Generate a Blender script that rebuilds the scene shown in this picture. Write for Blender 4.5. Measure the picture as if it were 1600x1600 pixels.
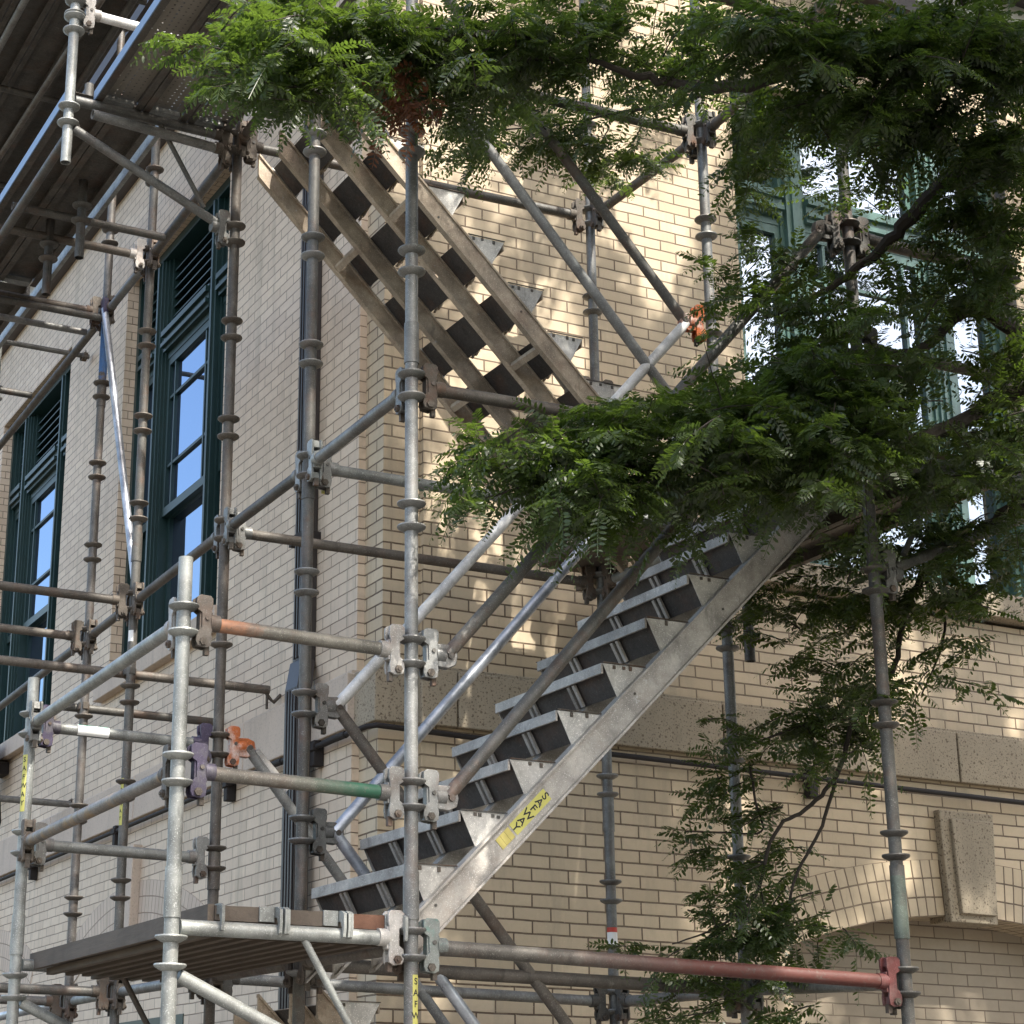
import bpy, bmesh, math, random
from mathutils import Vector, Matrix
import numpy as np
S = bpy.context.scene
C = S.collection
PI = math.pi
for o in list(bpy.data.objects): bpy.data.objects.remove(o)

# ------------------------------------------------------------------ camera, light, exposure
cd = bpy.data.cameras.new('camera'); cam = bpy.data.objects.new('camera', cd); C.objects.link(cam)
S.camera = cam
fwd = Vector((0.394446, 0.864643, 0.311136)); rgt = Vector((0.908034, -0.418712, 0.012428))
fwd.normalize(); rgt = (rgt - fwd*rgt.dot(fwd)).normalized(); up = rgt.cross(fwd).normalized()
m = Matrix((rgt, up, -fwd)).transposed().to_4x4(); m.translation = Vector((0, 0, 1.6)); cam.matrix_world = m
cd.sensor_width = 36; cd.sensor_fit = 'HORIZONTAL'; cd.lens = 36*2993.19/1600
cd.shift_x = (800-533)/1600; cd.shift_y = 0.0
cd.clip_start = 0.05; cd.clip_end = 2000
SUN = Vector((0.12, -0.60, 0.79)).normalized()
el = math.asin(SUN.z); azs = math.atan2(SUN.x, SUN.y)
w = bpy.data.worlds.new("World"); S.world = w; w.use_nodes = True
nt = w.node_tree; bg = nt.nodes['Background']; bg.inputs[1].default_value = 0.15
sky = nt.nodes.new('ShaderNodeTexSky'); sky.sky_type = 'NISHITA'; sky.sun_disc = False
sky.sun_elevation = el; sky.sun_rotation = azs; sky.air_density = 1.3; sky.dust_density = 4.0; sky.ozone_density = .8
nt.links.new(sky.outputs[0], bg.inputs[0])
sl = bpy.data.lights.new('sun', 'SUN'); sl.energy = 3.0; sl.angle = math.radians(0.6); sl.color = (1.0, 0.95, 0.86)
so = bpy.data.objects.new('sun', sl); C.objects.link(so)
so.rotation_euler = (-SUN).to_track_quat('-Z', 'Y').to_euler(); so.location = (0, -10, 30)
S.view_settings.view_transform = 'Standard'; S.view_settings.look = 'None'
S.view_settings.exposure = 1.6; S.view_settings.gamma = 1.0
try: S.cycles.max_bounces = 6; S.cycles.transparent_max_bounces = 12; S.cycles.caustics_reflective = False
except Exception: pass

# ------------------------------------------------------------------ helpers
def tag(o, label=None, cat=None, group=None, kind=None):
    if label: o['label'] = label
    if cat: o['category'] = cat
    if group: o['group'] = group
    if kind: o['kind'] = kind
    return o
def thing(name, label, cat, loc=(0, 0, 0), group=None):
    o = bpy.data.objects.new(name, None); C.objects.link(o); o.location = loc; o.empty_display_size = 0.1
    return tag(o, label, cat, group)
def basis(d):
    d = d.normalized(); a = Vector((0, 0, 1)) if abs(d.z) < 0.9 else Vector((1, 0, 0))
    u = d.cross(a).normalized(); v = d.cross(u).normalized()
    return d, u, v
def wloc(o): return Vector(o.location) + (wloc(o.parent) if o.parent else Vector((0, 0, 0)))
class MB:
    def __init__(s): s.v = []; s.f = []; s.uv = []; s.sm = []; s.mi = []; s.cm = 0
    def face(s, pts, uv=None, smooth=False):
        pts = [Vector(p) for p in pts]
        if uv is None:
            n = Vector((0, 0, 0))
            for i in range(len(pts)): n += pts[i].cross(pts[(i+1) % len(pts)])
            ax, ay, az = abs(n.x), abs(n.y), abs(n.z)
            if ax >= ay and ax >= az: uv = [(p.y, p.z) for p in pts]
            elif ay >= az: uv = [(p.x, p.z) for p in pts]
            else: uv = [(p.x, p.y) for p in pts]
        b = len(s.v); s.v += [tuple(p) for p in pts]; s.f.append(tuple(range(b, b+len(pts)))); s.uv += list(uv); s.sm.append(smooth); s.mi.append(s.cm)
    def hexa(s, P):   # 8 points: bottom 0-3 ccw, top 4-7
        for q in ((3, 2, 1, 0), (4, 5, 6, 7), (0, 1, 5, 4), (1, 2, 6, 5), (2, 3, 7, 6), (3, 0, 4, 7)):
            s.face([P[i] for i in q])
        return s
    def box(s, a, b):
        x0, y0, z0 = [min(a[i], b[i]) for i in range(3)]; x1, y1, z1 = [max(a[i], b[i]) for i in range(3)]
        return s.hexa([(x0, y0, z0), (x1, y0, z0), (x1, y1, z0), (x0, y1, z0), (x0, y0, z1), (x1, y0, z1), (x1, y1, z1), (x0, y1, z1)])
    def obox(s, c, ax, h):
        c = Vector(c); A = [Vector(a)*k for a, k in zip(ax, h)]
        P = [c + A[0]*sx + A[1]*sy + A[2]*sz for sz in (-1, 1) for sx, sy in ((-1, -1), (1, -1), (1, 1), (-1, 1))]
        return s.hexa(P)
    def prism(s, outline, o, u, v, n, t):   # outline in (u,v) plane at origin o, extruded t along n
        o, u, v, n = Vector(o), Vector(u), Vector(v), Vector(n)
        A = [o + u*a + v*b for a, b in outline]; B = [p + n*t for p in A]
        s.face(A[::-1]); s.face(B)
        for i in range(len(A)):
            j = (i+1) % len(A); s.face([A[i], A[j], B[j], B[i]])
        return s
    def ring(s, c, u, v, r, k): return [c + (u*math.cos(2*PI*i/k) + v*math.sin(2*PI*i/k))*r for i in range(k)]
    def tube(s, p0, p1, r, k=16, r1=None, caps=True, hollow=False):
        p0, p1 = Vector(p0), Vector(p1); d, u, v = basis(p1-p0); L = (p1-p0).length; r1 = r if r1 is None else r1
        A = s.ring(p0, u, v, r, k); B = s.ring(p1, u, v, r1, k)
        for i in range(k):
            j = (i+1) % k
            s.face([A[i], B[i], B[j], A[j]], [(0, i/k), (L, i/k), (L, (i+1)/k), (0, (i+1)/k)], True)
        if hollow:
            a = s.ring(p0, u, v, r*.86, k); b = s.ring(p0+d*.06, u, v, r*.86, k)
            a2 = s.ring(p1, u, v, r1*.86, k); b2 = s.ring(p1-d*.06, u, v, r1*.86, k)
            for i in range(k):
                j = (i+1) % k
                s.face([A[i], A[j], a[j], a[i]]); s.face([a[i], a[j], b[j], b[i]])
                s.face([B[j], B[i], a2[i], a2[j]]); s.face([a2[j], a2[i], b2[i], b2[j]])
            s.face(b); s.face(b2[::-1])
        elif caps: s.face(A); s.face(B[::-1])
        return s
    def path(s, pts, rs, k=8):
        pts = [Vector(p) for p in pts]; R = []
        _, u, v = basis(pts[1]-pts[0])
        for i, p in enumerate(pts):
            t = (pts[min(i+1, len(pts)-1)]-pts[max(i-1, 0)]).normalized()
            u = (u - t*u.dot(t)).normalized(); v = t.cross(u)
            R.append([p + (u*math.cos(2*PI*j/k)+v*math.sin(2*PI*j/k))*(rs[i] if not isinstance(rs, float) else rs) for j in range(k)])
        L = 0
        for i in range(len(R)-1):
            dl = (pts[i+1]-pts[i]).length
            for j in range(k):
                q = (j+1) % k
                s.face([R[i][j], R[i][q], R[i+1][q], R[i+1][j]], [(L, j/k), (L, (j+1)/k), (L+dl, (j+1)/k), (L+dl, j/k)], True)
            L += dl
        s.face(R[0][::-1]); s.face(R[-1]); return s
    def lathe(s, c, prof, k=24, axis=(0, 0, 1)):
        c = Vector(c); d, u, v = basis(Vector(axis)); R = [s.ring(c + d*z, u, v, r, k) for r, z in prof]
        for i in range(len(R)-1):
            for j in range(k):
                q = (j+1) % k; s.face([R[i][j], R[i+1][j], R[i+1][q], R[i][q]], [(prof[i][1], j/k), (prof[i+1][1], j/k), (prof[i+1][1], (j+1)/k), (prof[i][1], (j+1)/k)], True)
        return s
    def build(s, name, mat, parent=None, origin=(0, 0, 0), bevel=0, flip=True):
        me = bpy.data.meshes.new(name); o3 = Vector(origin)
        me.from_pydata([tuple(Vector(p)-o3) for p in s.v], [], s.f)
        ul = me.uv_layers.new(name='UVMap'); ul.data.foreach_set('uv', np.array(s.uv, dtype=np.float32).ravel())
        me.polygons.foreach_set('use_smooth', s.sm); me.polygons.foreach_set('material_index', s.mi)
        for mm in (mat if isinstance(mat, (list, tuple)) else [mat]): me.materials.append(mm)
        bm = bmesh.new(); bm.from_mesh(me); bmesh.ops.remove_doubles(bm, verts=bm.verts, dist=1e-5)
        bmesh.ops.recalc_face_normals(bm, faces=bm.faces); bm.to_mesh(me); bm.free()
        me.set_sharp_from_angle(angle=math.radians(38))
        ob = bpy.data.objects.new(name, me); C.objects.link(ob); ob.location = origin
        if parent is not None:
            ob.parent = parent; ob.location = Vector(origin) - wloc(parent)
        if bevel:
            b = ob.modifiers.new('bevel', 'BEVEL'); b.width = bevel; b.segments = 2; b.limit_method = 'ANGLE'; b.harden_normals = False
        return ob
def link(me_obj_name, me, parent, loc):   # shared mesh child
    ob = bpy.data.objects.new(me_obj_name, me); C.objects.link(ob)
    ob.parent = parent; ob.location = Vector(loc) - wloc(parent); return ob

# ------------------------------------------------------------------ materials
class N:
    def __init__(s, name):
        s.m = bpy.data.materials.new(name); s.m.use_nodes = True; s.t = s.m.node_tree; s.p = s.t.nodes['Principled BSDF']; s.out = s.t.nodes['Material Output']
    def n(s, t, **k):
        x = s.t.nodes.new(t)
        for a, b in k.items():
            if a.startswith('i_'): x.inputs[int(a[2:]) if a[2:].isdigit() else a[2:].replace('_', ' ')].default_value = b
            else: setattr(x, a, b)
        return x
    def l(s, a, b): s.t.links.new(a, b)
    def noise(s, scale, detail=4, rough=.55, vec=None, dist=0):
        x = s.n('ShaderNodeTexNoise'); x.inputs['Scale'].default_value = scale; x.inputs['Detail'].default_value = detail; x.inputs['Roughness'].default_value = rough; x.inputs['Distortion'].default_value = dist
        if vec is not None: s.l(vec, x.inputs['Vector'])
        return x.outputs['Fac']
    def ramp(s, fac, stops, mode='LINEAR'):
        x = s.n('ShaderNodeValToRGB'); s.l(fac, x.inputs[0]); e = x.color_ramp.elements; x.color_ramp.interpolation = mode
        while len(e) < len(stops): e.new(.5)
        for q, (p, c) in zip(e, stops): q.position = p; q.color = (c[0], c[1], c[2], 1) if isinstance(c, (tuple, list)) else (c, c, c, 1)
        return x.outputs[0]
    def mix(s, fac, a, b, mode='MIX'):
        x = s.n('ShaderNodeMix', data_type='RGBA', blend_type=mode)
        for i, q in ((0, fac), (6, a), (7, b)):
            if isinstance(q, (int, float)): x.inputs[i].default_value = q if i == 0 else (q, q, q, 1)
            elif isinstance(q, tuple): x.inputs[i].default_value = (q[0], q[1], q[2], 1)
            else: s.l(q, x.inputs[i])
        return x.outputs[2]
    def math(s, op, a, b=0.):
        x = s.n('ShaderNodeMath', operation=op)
        for i, q in enumerate((a, b)):
            if isinstance(q, (int, float)): x.inputs[i].default_value = q
            else: s.l(q, x.inputs[i])
        return x.outputs[0]
    def obj(s): return s.n('ShaderNodeTexCoord').outputs['Object']
    def uv(s): return s.n('ShaderNodeTexCoord').outputs['UV']
    def pos(s): return s.n('ShaderNodeNewGeometry').outputs['Position']
    def rnd(s): return s.n('ShaderNodeObjectInfo').outputs['Random']
    def map(s, vec, scale=(1, 1, 1), loc=(0, 0, 0)):
        x = s.n('ShaderNodeMapping'); s.l(vec, x.inputs[0]); x.inputs['Scale'].default_value = scale; x.inputs['Location'].default_value = loc; return x.outputs[0]
    def bump(s, h, strength=.3, dist=.01, nrm=None):
        x = s.n('ShaderNodeBump'); s.l(h, x.inputs['Height']); x.inputs['Strength'].default_value = strength; x.inputs['Distance'].default_value = dist
        if nrm is not None: s.l(nrm, x.inputs['Normal'])
        s.l(x.outputs[0], s.p.inputs['Normal']); return x.outputs[0]
    def done(s, col=None, rough=.6, metal=0., spec=None):
        if col is not None:
            if isinstance(col, tuple): s.p.inputs['Base Color'].default_value = (*col, 1)
            else: s.l(col, s.p.inputs['Base Color'])
        if isinstance(rough, (int, float)): s.p.inputs['Roughness'].default_value = rough
        else: s.l(rough, s.p.inputs['Roughness'])
        if isinstance(metal, (int, float)): s.p.inputs['Metallic'].default_value = metal
        else: s.l(metal, s.p.inputs['Metallic'])
        if spec is not None: s.p.inputs['Specular IOR Level'].default_value = spec
        return s.m

def steel(name, base, rust=(.12, .06, .035), amt=.35, metal=.35, rough=.5, paint=None, prange=None, spang=1.):
    """weathered galvanised tube: spangle, dirt streaks, rust; optional worn paint between two lengths (m)"""
    s = N(name); P = s.pos(); b = base
    n1 = s.noise(9, 5, .6, P); n2 = s.noise(70, 4, .7, P); n3 = s.noise(260, 3, .6, P)
    c = s.mix(s.ramp(n1, [(.33, 0), (.67, 1)]), tuple(x*.55 for x in b), tuple(min(1, x*1.32) for x in b))
    c = s.mix(s.math('MULTIPLY', n2, .6*spang), c, tuple(x*.55 for x in b))
    c = s.mix(s.math('MULTIPLY', s.ramp(n3, [(.60, 0), (.66, 1)]), spang), c, tuple(min(1, x*1.5+.04) for x in b))
    rm = s.math('MULTIPLY', s.ramp(s.noise(6, 6, .75, P), [(.50, 0), (.68, 1)]), amt)
    c = s.mix(rm, c, rust)
    c = s.mix(s.math('MULTIPLY', s.ramp(s.noise(23, 6, .8, P), [(.63, 0), (.67, 1)]), .55*spang), c, tuple(min(.6, x*1.9+.05) for x in b))
    c = s.mix(s.math('MULTIPLY', s.ramp(s.noise(15, 6, .8, s.map(P, (1, 1, .35))), [(.56, 0), (.66, 1)]), .6), c, tuple(x*.4 for x in b))
    tint = s.math('ADD', s.math('MULTIPLY', s.rnd(), .36), .80)
    hs = s.n('ShaderNodeHueSaturation'); s.l(tint, hs.inputs['Value']); s.l(c, hs.inputs['Color']); c = hs.outputs[0]
    if paint:
        sx = s.n('ShaderNodeSeparateXYZ'); s.l(s.uv(), sx.inputs[0]); L = s.math('ADD', sx.outputs[0], s.math('MULTIPLY', s.math('SUBTRACT', s.noise(14, 5, .7, P), .5), .35))
        a, bb, soft = prange
        k = s.math('MULTIPLY', s.ramp(s.math('DIVIDE', s.math('SUBTRACT', L, a), soft), [(0, 0), (1, 1)]), s.ramp(s.math('DIVIDE', s.math('SUBTRACT', bb, L), soft), [(0, 0), (1, 1)]))
        k = s.math('MULTIPLY', k, s.ramp(s.noise(45, 5, .75, P), [(.30, .2), (.46, 1)]))
        pc = s.mix(n2, tuple(x*.7 for x in paint), paint)
        c = s.mix(k, c, pc); metal = s.math('MULTIPLY', s.math('SUBTRACT', 1., k), metal)
    s.bump(n2, .25, .002)
    return s.done(c, s.ramp(n2, [(.3, rough-.12), (.8, rough+.2)]), metal)
M = {}
M['steel'] = steel('galvanised steel', (.215, .215, .205))
M['dark'] = steel('dark weathered steel', (.105, .10, .09), amt=.55, metal=.25, rough=.55)
M['brown'] = steel('brown weathered steel', (.135, .118, .10), rust=(.10, .055, .035), amt=.6, metal=.2, rough=.6)
M['light'] = steel('bright galvanised steel', (.285, .295, .28), amt=.16, metal=.3, rough=.45)
M['chrome'] = steel('smooth new galvanised steel', (.42, .45, .50), amt=.03, metal=.55, rough=.36, spang=.25)
M['white'] = steel('white flaking painted steel', (.86, .84, .80), rust=(.35, .30, .24), amt=.25, metal=.05, rough=.5)
M['green'] = steel('worn green painted steel', (.19, .175, .15), amt=.4, paint=(.03, .12, .07), prange=(.30, 2., .25))
M['red'] = steel('worn red painted steel', (.13, .12, .105), amt=.4, paint=(.115, .036, .028), prange=(.45, 2.6, .55))
M['orange'] = steel('orange worn tube steel', (.18, .17, .145), amt=.45, paint=(.48, .22, .12), prange=(-.5, .18, .15))
M['bluetube'] = steel('blue painted standard', (.13, .12, .11), amt=.4, paint=(.06, .17, .42), prange=(5.72, 6.18, .03))
M['rusty'] = steel('rusty clamp steel', (.12, .10, .08), rust=(.12, .06, .035), amt=.9, metal=.2, rough=.7)
M['rustlt'] = steel('rusty yellow tube', (.24, .22, .20), rust=(.33, .22, .11), amt=1.0, metal=.2)
M['c_orange'] = steel('orange painted clamp', (.62, .15, .03), rust=(.75, .7, .65), amt=1., metal=.0, rough=.45)
M['c_purple'] = steel('purple painted clamp', (.055, .042, .085), rust=(.16, .155, .15), amt=.8, metal=.1)
M['c_red'] = steel('red painted clamp', (.11, .028, .026), rust=(.16, .11, .10), amt=.6, metal=.0)
M['c_teal'] = steel('teal painted clamp', (.24, .26, .24), rust=(.05, .30, .23), amt=.9, metal=.0)
M['c_white'] = steel('white painted clamp', (.42, .40, .37), rust=(.2, .12, .08), amt=.6, metal=.0)
M['stringer'] = steel('weathered beige stringer metal', (.46, .375, .28), rust=(.20, .12, .08), amt=.55, metal=.05, rough=.6)
M['stair_grey'] = steel('grey stair metal', (.42, .395, .36), rust=(.28, .2, .15), amt=.25, metal=.15, rough=.5)
M['treadshade'] = steel('tread plate with shade in colour', (.055, .05, .047), amt=.4, metal=.1, rough=.6)  # shade of the downward faces put into an even dark colour
M['plate'] = steel('white galvanised end plate', (.60, .58, .54), rust=(.35, .3, .25), amt=.25, metal=.1, rough=.5)

def brickmat(name, bw, rh, off, phase, c1, c2, mortar, ms=.0052, stain=.35):
    s = N(name); P = s.pos(); u = s.uv()
    wob = s.n('ShaderNodeTexNoise'); wob.inputs['Scale'].default_value = 7; wob.inputs['Detail'].default_value = 3; s.l(P, wob.inputs['Vector'])
    sub = s.n('ShaderNodeVectorMath', operation='SUBTRACT'); s.l(wob.outputs['Color'], sub.inputs[0]); sub.inputs[1].default_value = (.5, .5, .5)
    sc = s.n('ShaderNodeVectorMath', operation='SCALE'); s.l(sub.outputs[0], sc.inputs[0]); sc.inputs['Scale'].default_value = .0065
    ad = s.n('ShaderNodeVectorMath', operation='ADD'); s.l(u, ad.inputs[0]); s.l(sc.outputs[0], ad.inputs[1])
    v = s.map(ad.outputs[0], (1, 1, 1), (phase[0], phase[1], 0))
    b = s.n('ShaderNodeTexBrick'); s.l(v, b.inputs['Vector']); b.offset = off; b.inputs['Scale'].default_value = 1
    b.inputs['Brick Width'].default_value = bw; b.inputs['Row Height'].default_value = rh; b.inputs['Mortar Size'].default_value = ms; b.inputs['Mortar Smooth'].default_value = .35; b.inputs['Bias'].default_value = -.1
    b.inputs['Color1'].default_value = (*c1, 1); b.inputs['Color2'].default_value = (*c2, 1); b.inputs['Mortar'].default_value = (*mortar, 1)
    n1 = s.noise(1.1, 6, .6, P); n2 = s.noise(30, 5, .7, P); n3 = s.noise(160, 3, .6, P)
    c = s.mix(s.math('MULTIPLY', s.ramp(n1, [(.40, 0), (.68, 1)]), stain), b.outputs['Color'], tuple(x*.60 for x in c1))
    c = s.mix(s.math('MULTIPLY', s.ramp(n2, [(.45, 0), (.75, 1)]), .30), c, tuple(x*.66 for x in c1))
    st = s.map(P, (2.2, 2.2, .25)); drip = s.noise(3.2, 5, .7, st)
    c = s.mix(s.math('MULTIPLY', s.ramp(drip, [(.52, 0), (.72, 1)]), .5), c, (.33, .27, .19))
    c = s.mix(s.math('MULTIPLY', s.ramp(n3, [(.62, 0), (.7, 1)]), .35), c, tuple(min(1, x*1.15) for x in c1))
    # worn thin joints here and there
    h = s.math('SUBTRACT', s.math('MULTIPLY', n2, .25), b.outputs['Fac'])
    s.bump(h, .75, .006)
    return s.done(c, .62, 0)
CR1, CR2, MO = (.62, .50, .345), (.49, .39, .265), (.105, .064, .036)
M['brick'] = brickmat('cream brick with running bond', .2082, .0629, .5, (-.0705, -.0335), CR1, CR2, MO)
M['brickL'] = brickmat('cream brick tinted for sky light', .1985, .0622, .5, (-.015, -.02), (.74, .60, .455), (.62, .49, .37), (.23, .165, .115), .0036, .25)  # same cream brick; pinkish sky light put into a paler colour
M['rowlock'] = brickmat('cream rowlock arch brick', .1005, .0625, 0., (0, 0), CR1, CR2, MO, .0052)
M['rowlockL'] = brickmat('rowlock arch brick tinted for sky light', .1005, .0625, 0., (0, 0), (.67, .54, .425), (.545, .425, .335), (.23, .165, .115), .004)  # left arches follow, sky light tint in the brick colour
M['brickshade'] = brickmat('arch brick with recess shade in colour', .2082, .0629, .5, (.03, .01), (.40, .33, .245), (.33, .28, .21), (.14, .10, .07), .004, .6)  # shade of the arch recess put into a darker brick colour
def stone(name, c, dark, speck=.5):
    s = N(name); P = s.pos(); n1 = s.noise(3, 6, .6, P); n2 = s.noise(95, 3, .6, P); n3 = s.noise(28, 5, .7, P)
    k = s.mix(n1, tuple(x*.78 for x in c), tuple(x*1.12 for x in c))
    k = s.mix(s.math('MULTIPLY', s.ramp(n2, [(.56, 0), (.64, 1)]), speck), k, dark)
    vo = s.n('ShaderNodeTexVoronoi'); vo.inputs['Scale'].default_value = 30; s.l(P, vo.inputs['Vector'])
    k = s.mix(s.math('MULTIPLY', s.ramp(vo.outputs['Distance'], [(.15, 1), (.24, 0)]), speck*.8), k, dark)
    k = s.mix(s.math('MULTIPLY', s.ramp(s.noise(4.5, 5, .7, s.map(P, (2, 2, .3))), [(.5, 0), (.72, 1)]), .35), k, tuple(x*.5 for x in c))
    s.bump(s.mix(.5, n3, n2), .5, .004); return s.done(k, .8)
M['stone'] = stone('speckled tan stone', (.37, .31, .225), (.085, .055, .032), .85)
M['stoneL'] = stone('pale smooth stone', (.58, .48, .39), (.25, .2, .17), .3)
def paint(name, c, rough=.32, var=.25):
    s = N(name); n = s.noise(12, 4, .6, s.pos()); k = s.mix(n, tuple(x*(1-var) for x in c), tuple(x*(1+var) for x in c)); s.bump(s.noise(60, 3), .08, .002); return s.done(k, rough)
M['teal'] = paint('dark teal window paint', (.010, .034, .034), .42)
M['mint'] = paint('teal window paint with sun glare in colour', (.085, .155, .135), .33)  # right frames: glare on the teal paint put into a paler colour
M['black'] = paint('black iron paint', (.014, .010, .009), .75)
M['gutter'] = paint('dark brown downspout paint', (.028, .023, .022), .4)
M['frieze'] = paint('white frieze paint', (.72, .72, .72), .5, .06)
M['frdark'] = paint('dark brown moulding', (.055, .045, .045), .5)
M['room'] = paint('dark interior', (.01, .01, .012), .9)
M['yellow'] = paint('faded yellow label', (.50, .47, .12), .6, .15)
M['yellowbrown'] = paint('soiled yellow label', (.40, .34, .10), .5, .5)
M['ink'] = paint('black label ink', (.012, .012, .012), .6)
M['paper'] = paint('white label', (.82, .82, .80), .5, .08)
M['redink'] = paint('red label ink', (.5, .05, .03), .5)
M['greenink'] = paint('green label ink', (.15, .5, .35), .5)
M['pad'] = paint('blue grey deck edge', (.19, .28, .42), .45, .12)
s = N('window glass'); gl = s.n('ShaderNodeBsdfGlossy'); gl.inputs['Roughness'].default_value = .015; gl.inputs['Color'].default_value = (.86, .92, 1, 1)
df = s.n('ShaderNodeBsdfDiffuse'); df.inputs['Color'].default_value = (.012, .015, .02, 1); mx = s.n('ShaderNodeMixShader')
lw = s.n('ShaderNodeLayerWeight'); lw.inputs['Blend'].default_value = .62
bn = s.n('ShaderNodeBump'); bn.inputs['Strength'].default_value = .04; bn.inputs['Distance'].default_value = .02; s.l(s.noise(2.2, 2, .5, s.pos()), bn.inputs['Height'])
s.l(bn.outputs[0], gl.inputs['Normal'])
s.l(s.math('ADD', s.math('MULTIPLY', lw.outputs['Fresnel'], .75), .28), mx.inputs[0]); s.l(df.outputs[0], mx.inputs[1]); s.l(gl.outputs[0], mx.inputs[2]); s.l(mx.outputs[0], s.out.inputs[0]); M['glass'] = s.m
s = N('window glass with sky blue in tint'); gl = s.n('ShaderNodeBsdfGlossy'); gl.inputs['Roughness'].default_value = .015; gl.inputs['Color'].default_value = (.56, .72, 1, 1)  # blue of the reflected sky put into the gloss colour
df = s.n('ShaderNodeBsdfDiffuse'); df.inputs['Color'].default_value = (.012, .015, .02, 1); mx = s.n('ShaderNodeMixShader')
lw = s.n('ShaderNodeLayerWeight'); lw.inputs['Blend'].default_value = .62
bn = s.n('ShaderNodeBump'); bn.inputs['Strength'].default_value = .04; bn.inputs['Distance'].default_value = .02; s.l(s.noise(2.2, 2, .5, s.pos()), bn.inputs['Height'])
s.l(bn.outputs[0], gl.inputs['Normal'])
s.l(s.math('ADD', s.math('MULTIPLY', lw.outputs['Fresnel'], .75), .28), mx.inputs[0]); s.l(df.outputs[0], mx.inputs[1]); s.l(gl.outputs[0], mx.inputs[2]); s.l(mx.outputs[0], s.out.inputs[0]); M['glassblue'] = s.m
def wood(name, c, ax=1):
    s = N(name); P = s.pos(); st = s.map(P, (14, 1.2, 14) if ax else (1.2, 14, 14)); g = s.noise(3, 7, .7, st, 1.2); n = s.noise(5, 5, .6, P)
    k = s.mix(g, tuple(x*.5 for x in c), tuple(x*1.35 for x in c)); k = s.mix(s.math('MULTIPLY', s.ramp(n, [(.45, 0), (.7, 1)]), .5), k, tuple(x*.4 for x in c)); s.bump(g, .5, .004); return s.done(k, .8)
M['wood'] = wood('weathered grey plank wood', (.11, .088, .068)); M['woodred'] = wood('reddish brown plank wood', (.12, .055, .032)); M['woodlt'] = wood('brown joist wood', (.09, .066, .045))
# perforated steel deck: real see-through holes
s = N('perforated steel deck'); P = s.pos(); mp = s.map(P, (1/.032, 1/.032, 0)); v1 = s.n('ShaderNodeVectorMath', operation='FRACTION'); s.l(mp, v1.inputs[0])
v2 = s.n('ShaderNodeVectorMath', operation='SUBTRACT'); s.l(v1.outputs[0], v2.inputs[0]); v2.inputs[1].default_value = (.5, .5, 0)
v2b = s.n('ShaderNodeVectorMath', operation='MULTIPLY'); s.l(v2.outputs[0], v2b.inputs[0]); v2b.inputs[1].default_value = (1, 1, 0)
ln = s.n('ShaderNodeVectorMath', operation='LENGTH'); s.l(v2b.outputs[0], ln.inputs[0])
hole = s.math('LESS_THAN', ln.outputs['Value'], .16); tr = s.n('ShaderNodeBsdfTransparent'); mx = s.n('ShaderNodeMixShader')
c = s.mix(s.noise(7, 6, .65, P), (.20, .18, .15), (.36, .33, .28)); s.l(c, s.p.inputs['Base Color']); s.p.inputs['Roughness'].default_value = .6; s.p.inputs['Metallic'].default_value = .3
s.l(hole, mx.inputs[0]); s.l(s.p.outputs[0], mx.inputs[1]); s.l(tr.outputs[0], mx.inputs[2]); s.l(mx.outputs[0], s.out.inputs[0]); M['perf'] = s.m
M['deck'] = steel('old deck underside metal', (.11, .10, .085), amt=.5, metal=.2, rough=.6)
def leafmat(name, a, b, tr_c, mixf=.42):
    s = N(name); P = s.pos(); n = s.noise(2.3, 3, .6, P); n2 = s.noise(40, 2, .5, P)
    k = s.mix(s.mix(.5, n, n2), a, b); s.l(k, s.p.inputs['Base Color']); s.p.inputs['Roughness'].default_value = .42; s.p.inputs['Specular IOR Level'].default_value = .5
    t = s.n('ShaderNodeBsdfTranslucent'); t.inputs['Color'].default_value = (*tr_c, 1); mx = s.n('ShaderNodeMixShader'); mx.inputs[0].default_value = mixf
    s.l(s.p.outputs[0], mx.inputs[1]); s.l(t.outputs[0], mx.inputs[2]); s.l(mx.outputs[0], s.out.inputs[0]); return s.m
M['leaf'] = leafmat('locust leaf', (.012, .020, .007), (.030, .046, .013), (.22, .35, .04), .25)
M['deadleaf'] = leafmat('dead brown leaf', (.10, .035, .015), (.19, .07, .03), (.2, .07, .02), .25)
s = N('dark bark'); n = s.noise(20, 6, .75, s.map(s.pos(), (1, 1, .35))); s.bump(n, .7, .01); M['bark'] = s.done(s.mix(n, (.014, .011, .009), (.055, .043, .032)), .9)
s = N('concrete pavement'); n = s.noise(3, 6, .6, s.pos()); M['pave'] = s.done(s.mix(n, (.12, .115, .11), (.19, .185, .175)), .85)
s = N('asphalt'); n = s.noise(90, 4, .7, s.pos()); M['asphalt'] = s.done(s.mix(n, (.035, .035, .036), (.07, .07, .068)), .9)
s = N('hardened earth'); n = s.noise(4, 4, .7, s.pos()); M['earth'] = s.done(s.mix(n, (.05, .046, .038), (.09, .08, .06)), .95)

# ------------------------------------------------------------------ setting
tag(MB().box((-400, -400, -.40), (400, 400, -.004)).build('ground', M['earth']), kind='structure')
tag(MB().box((-300, -14, -.20), (300, 1.8, -.0008)).build('road', M['asphalt']), kind='structure')
tag(MB().box((-300, 1.95, -.2), (300, 8.6, .13)).build('pavement', M['pave']), kind='structure')
tag(MB().box((-300, 1.8, -.2), (300, 1.95, .12)).build('kerb', M['stoneL']), kind='structure')

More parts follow.
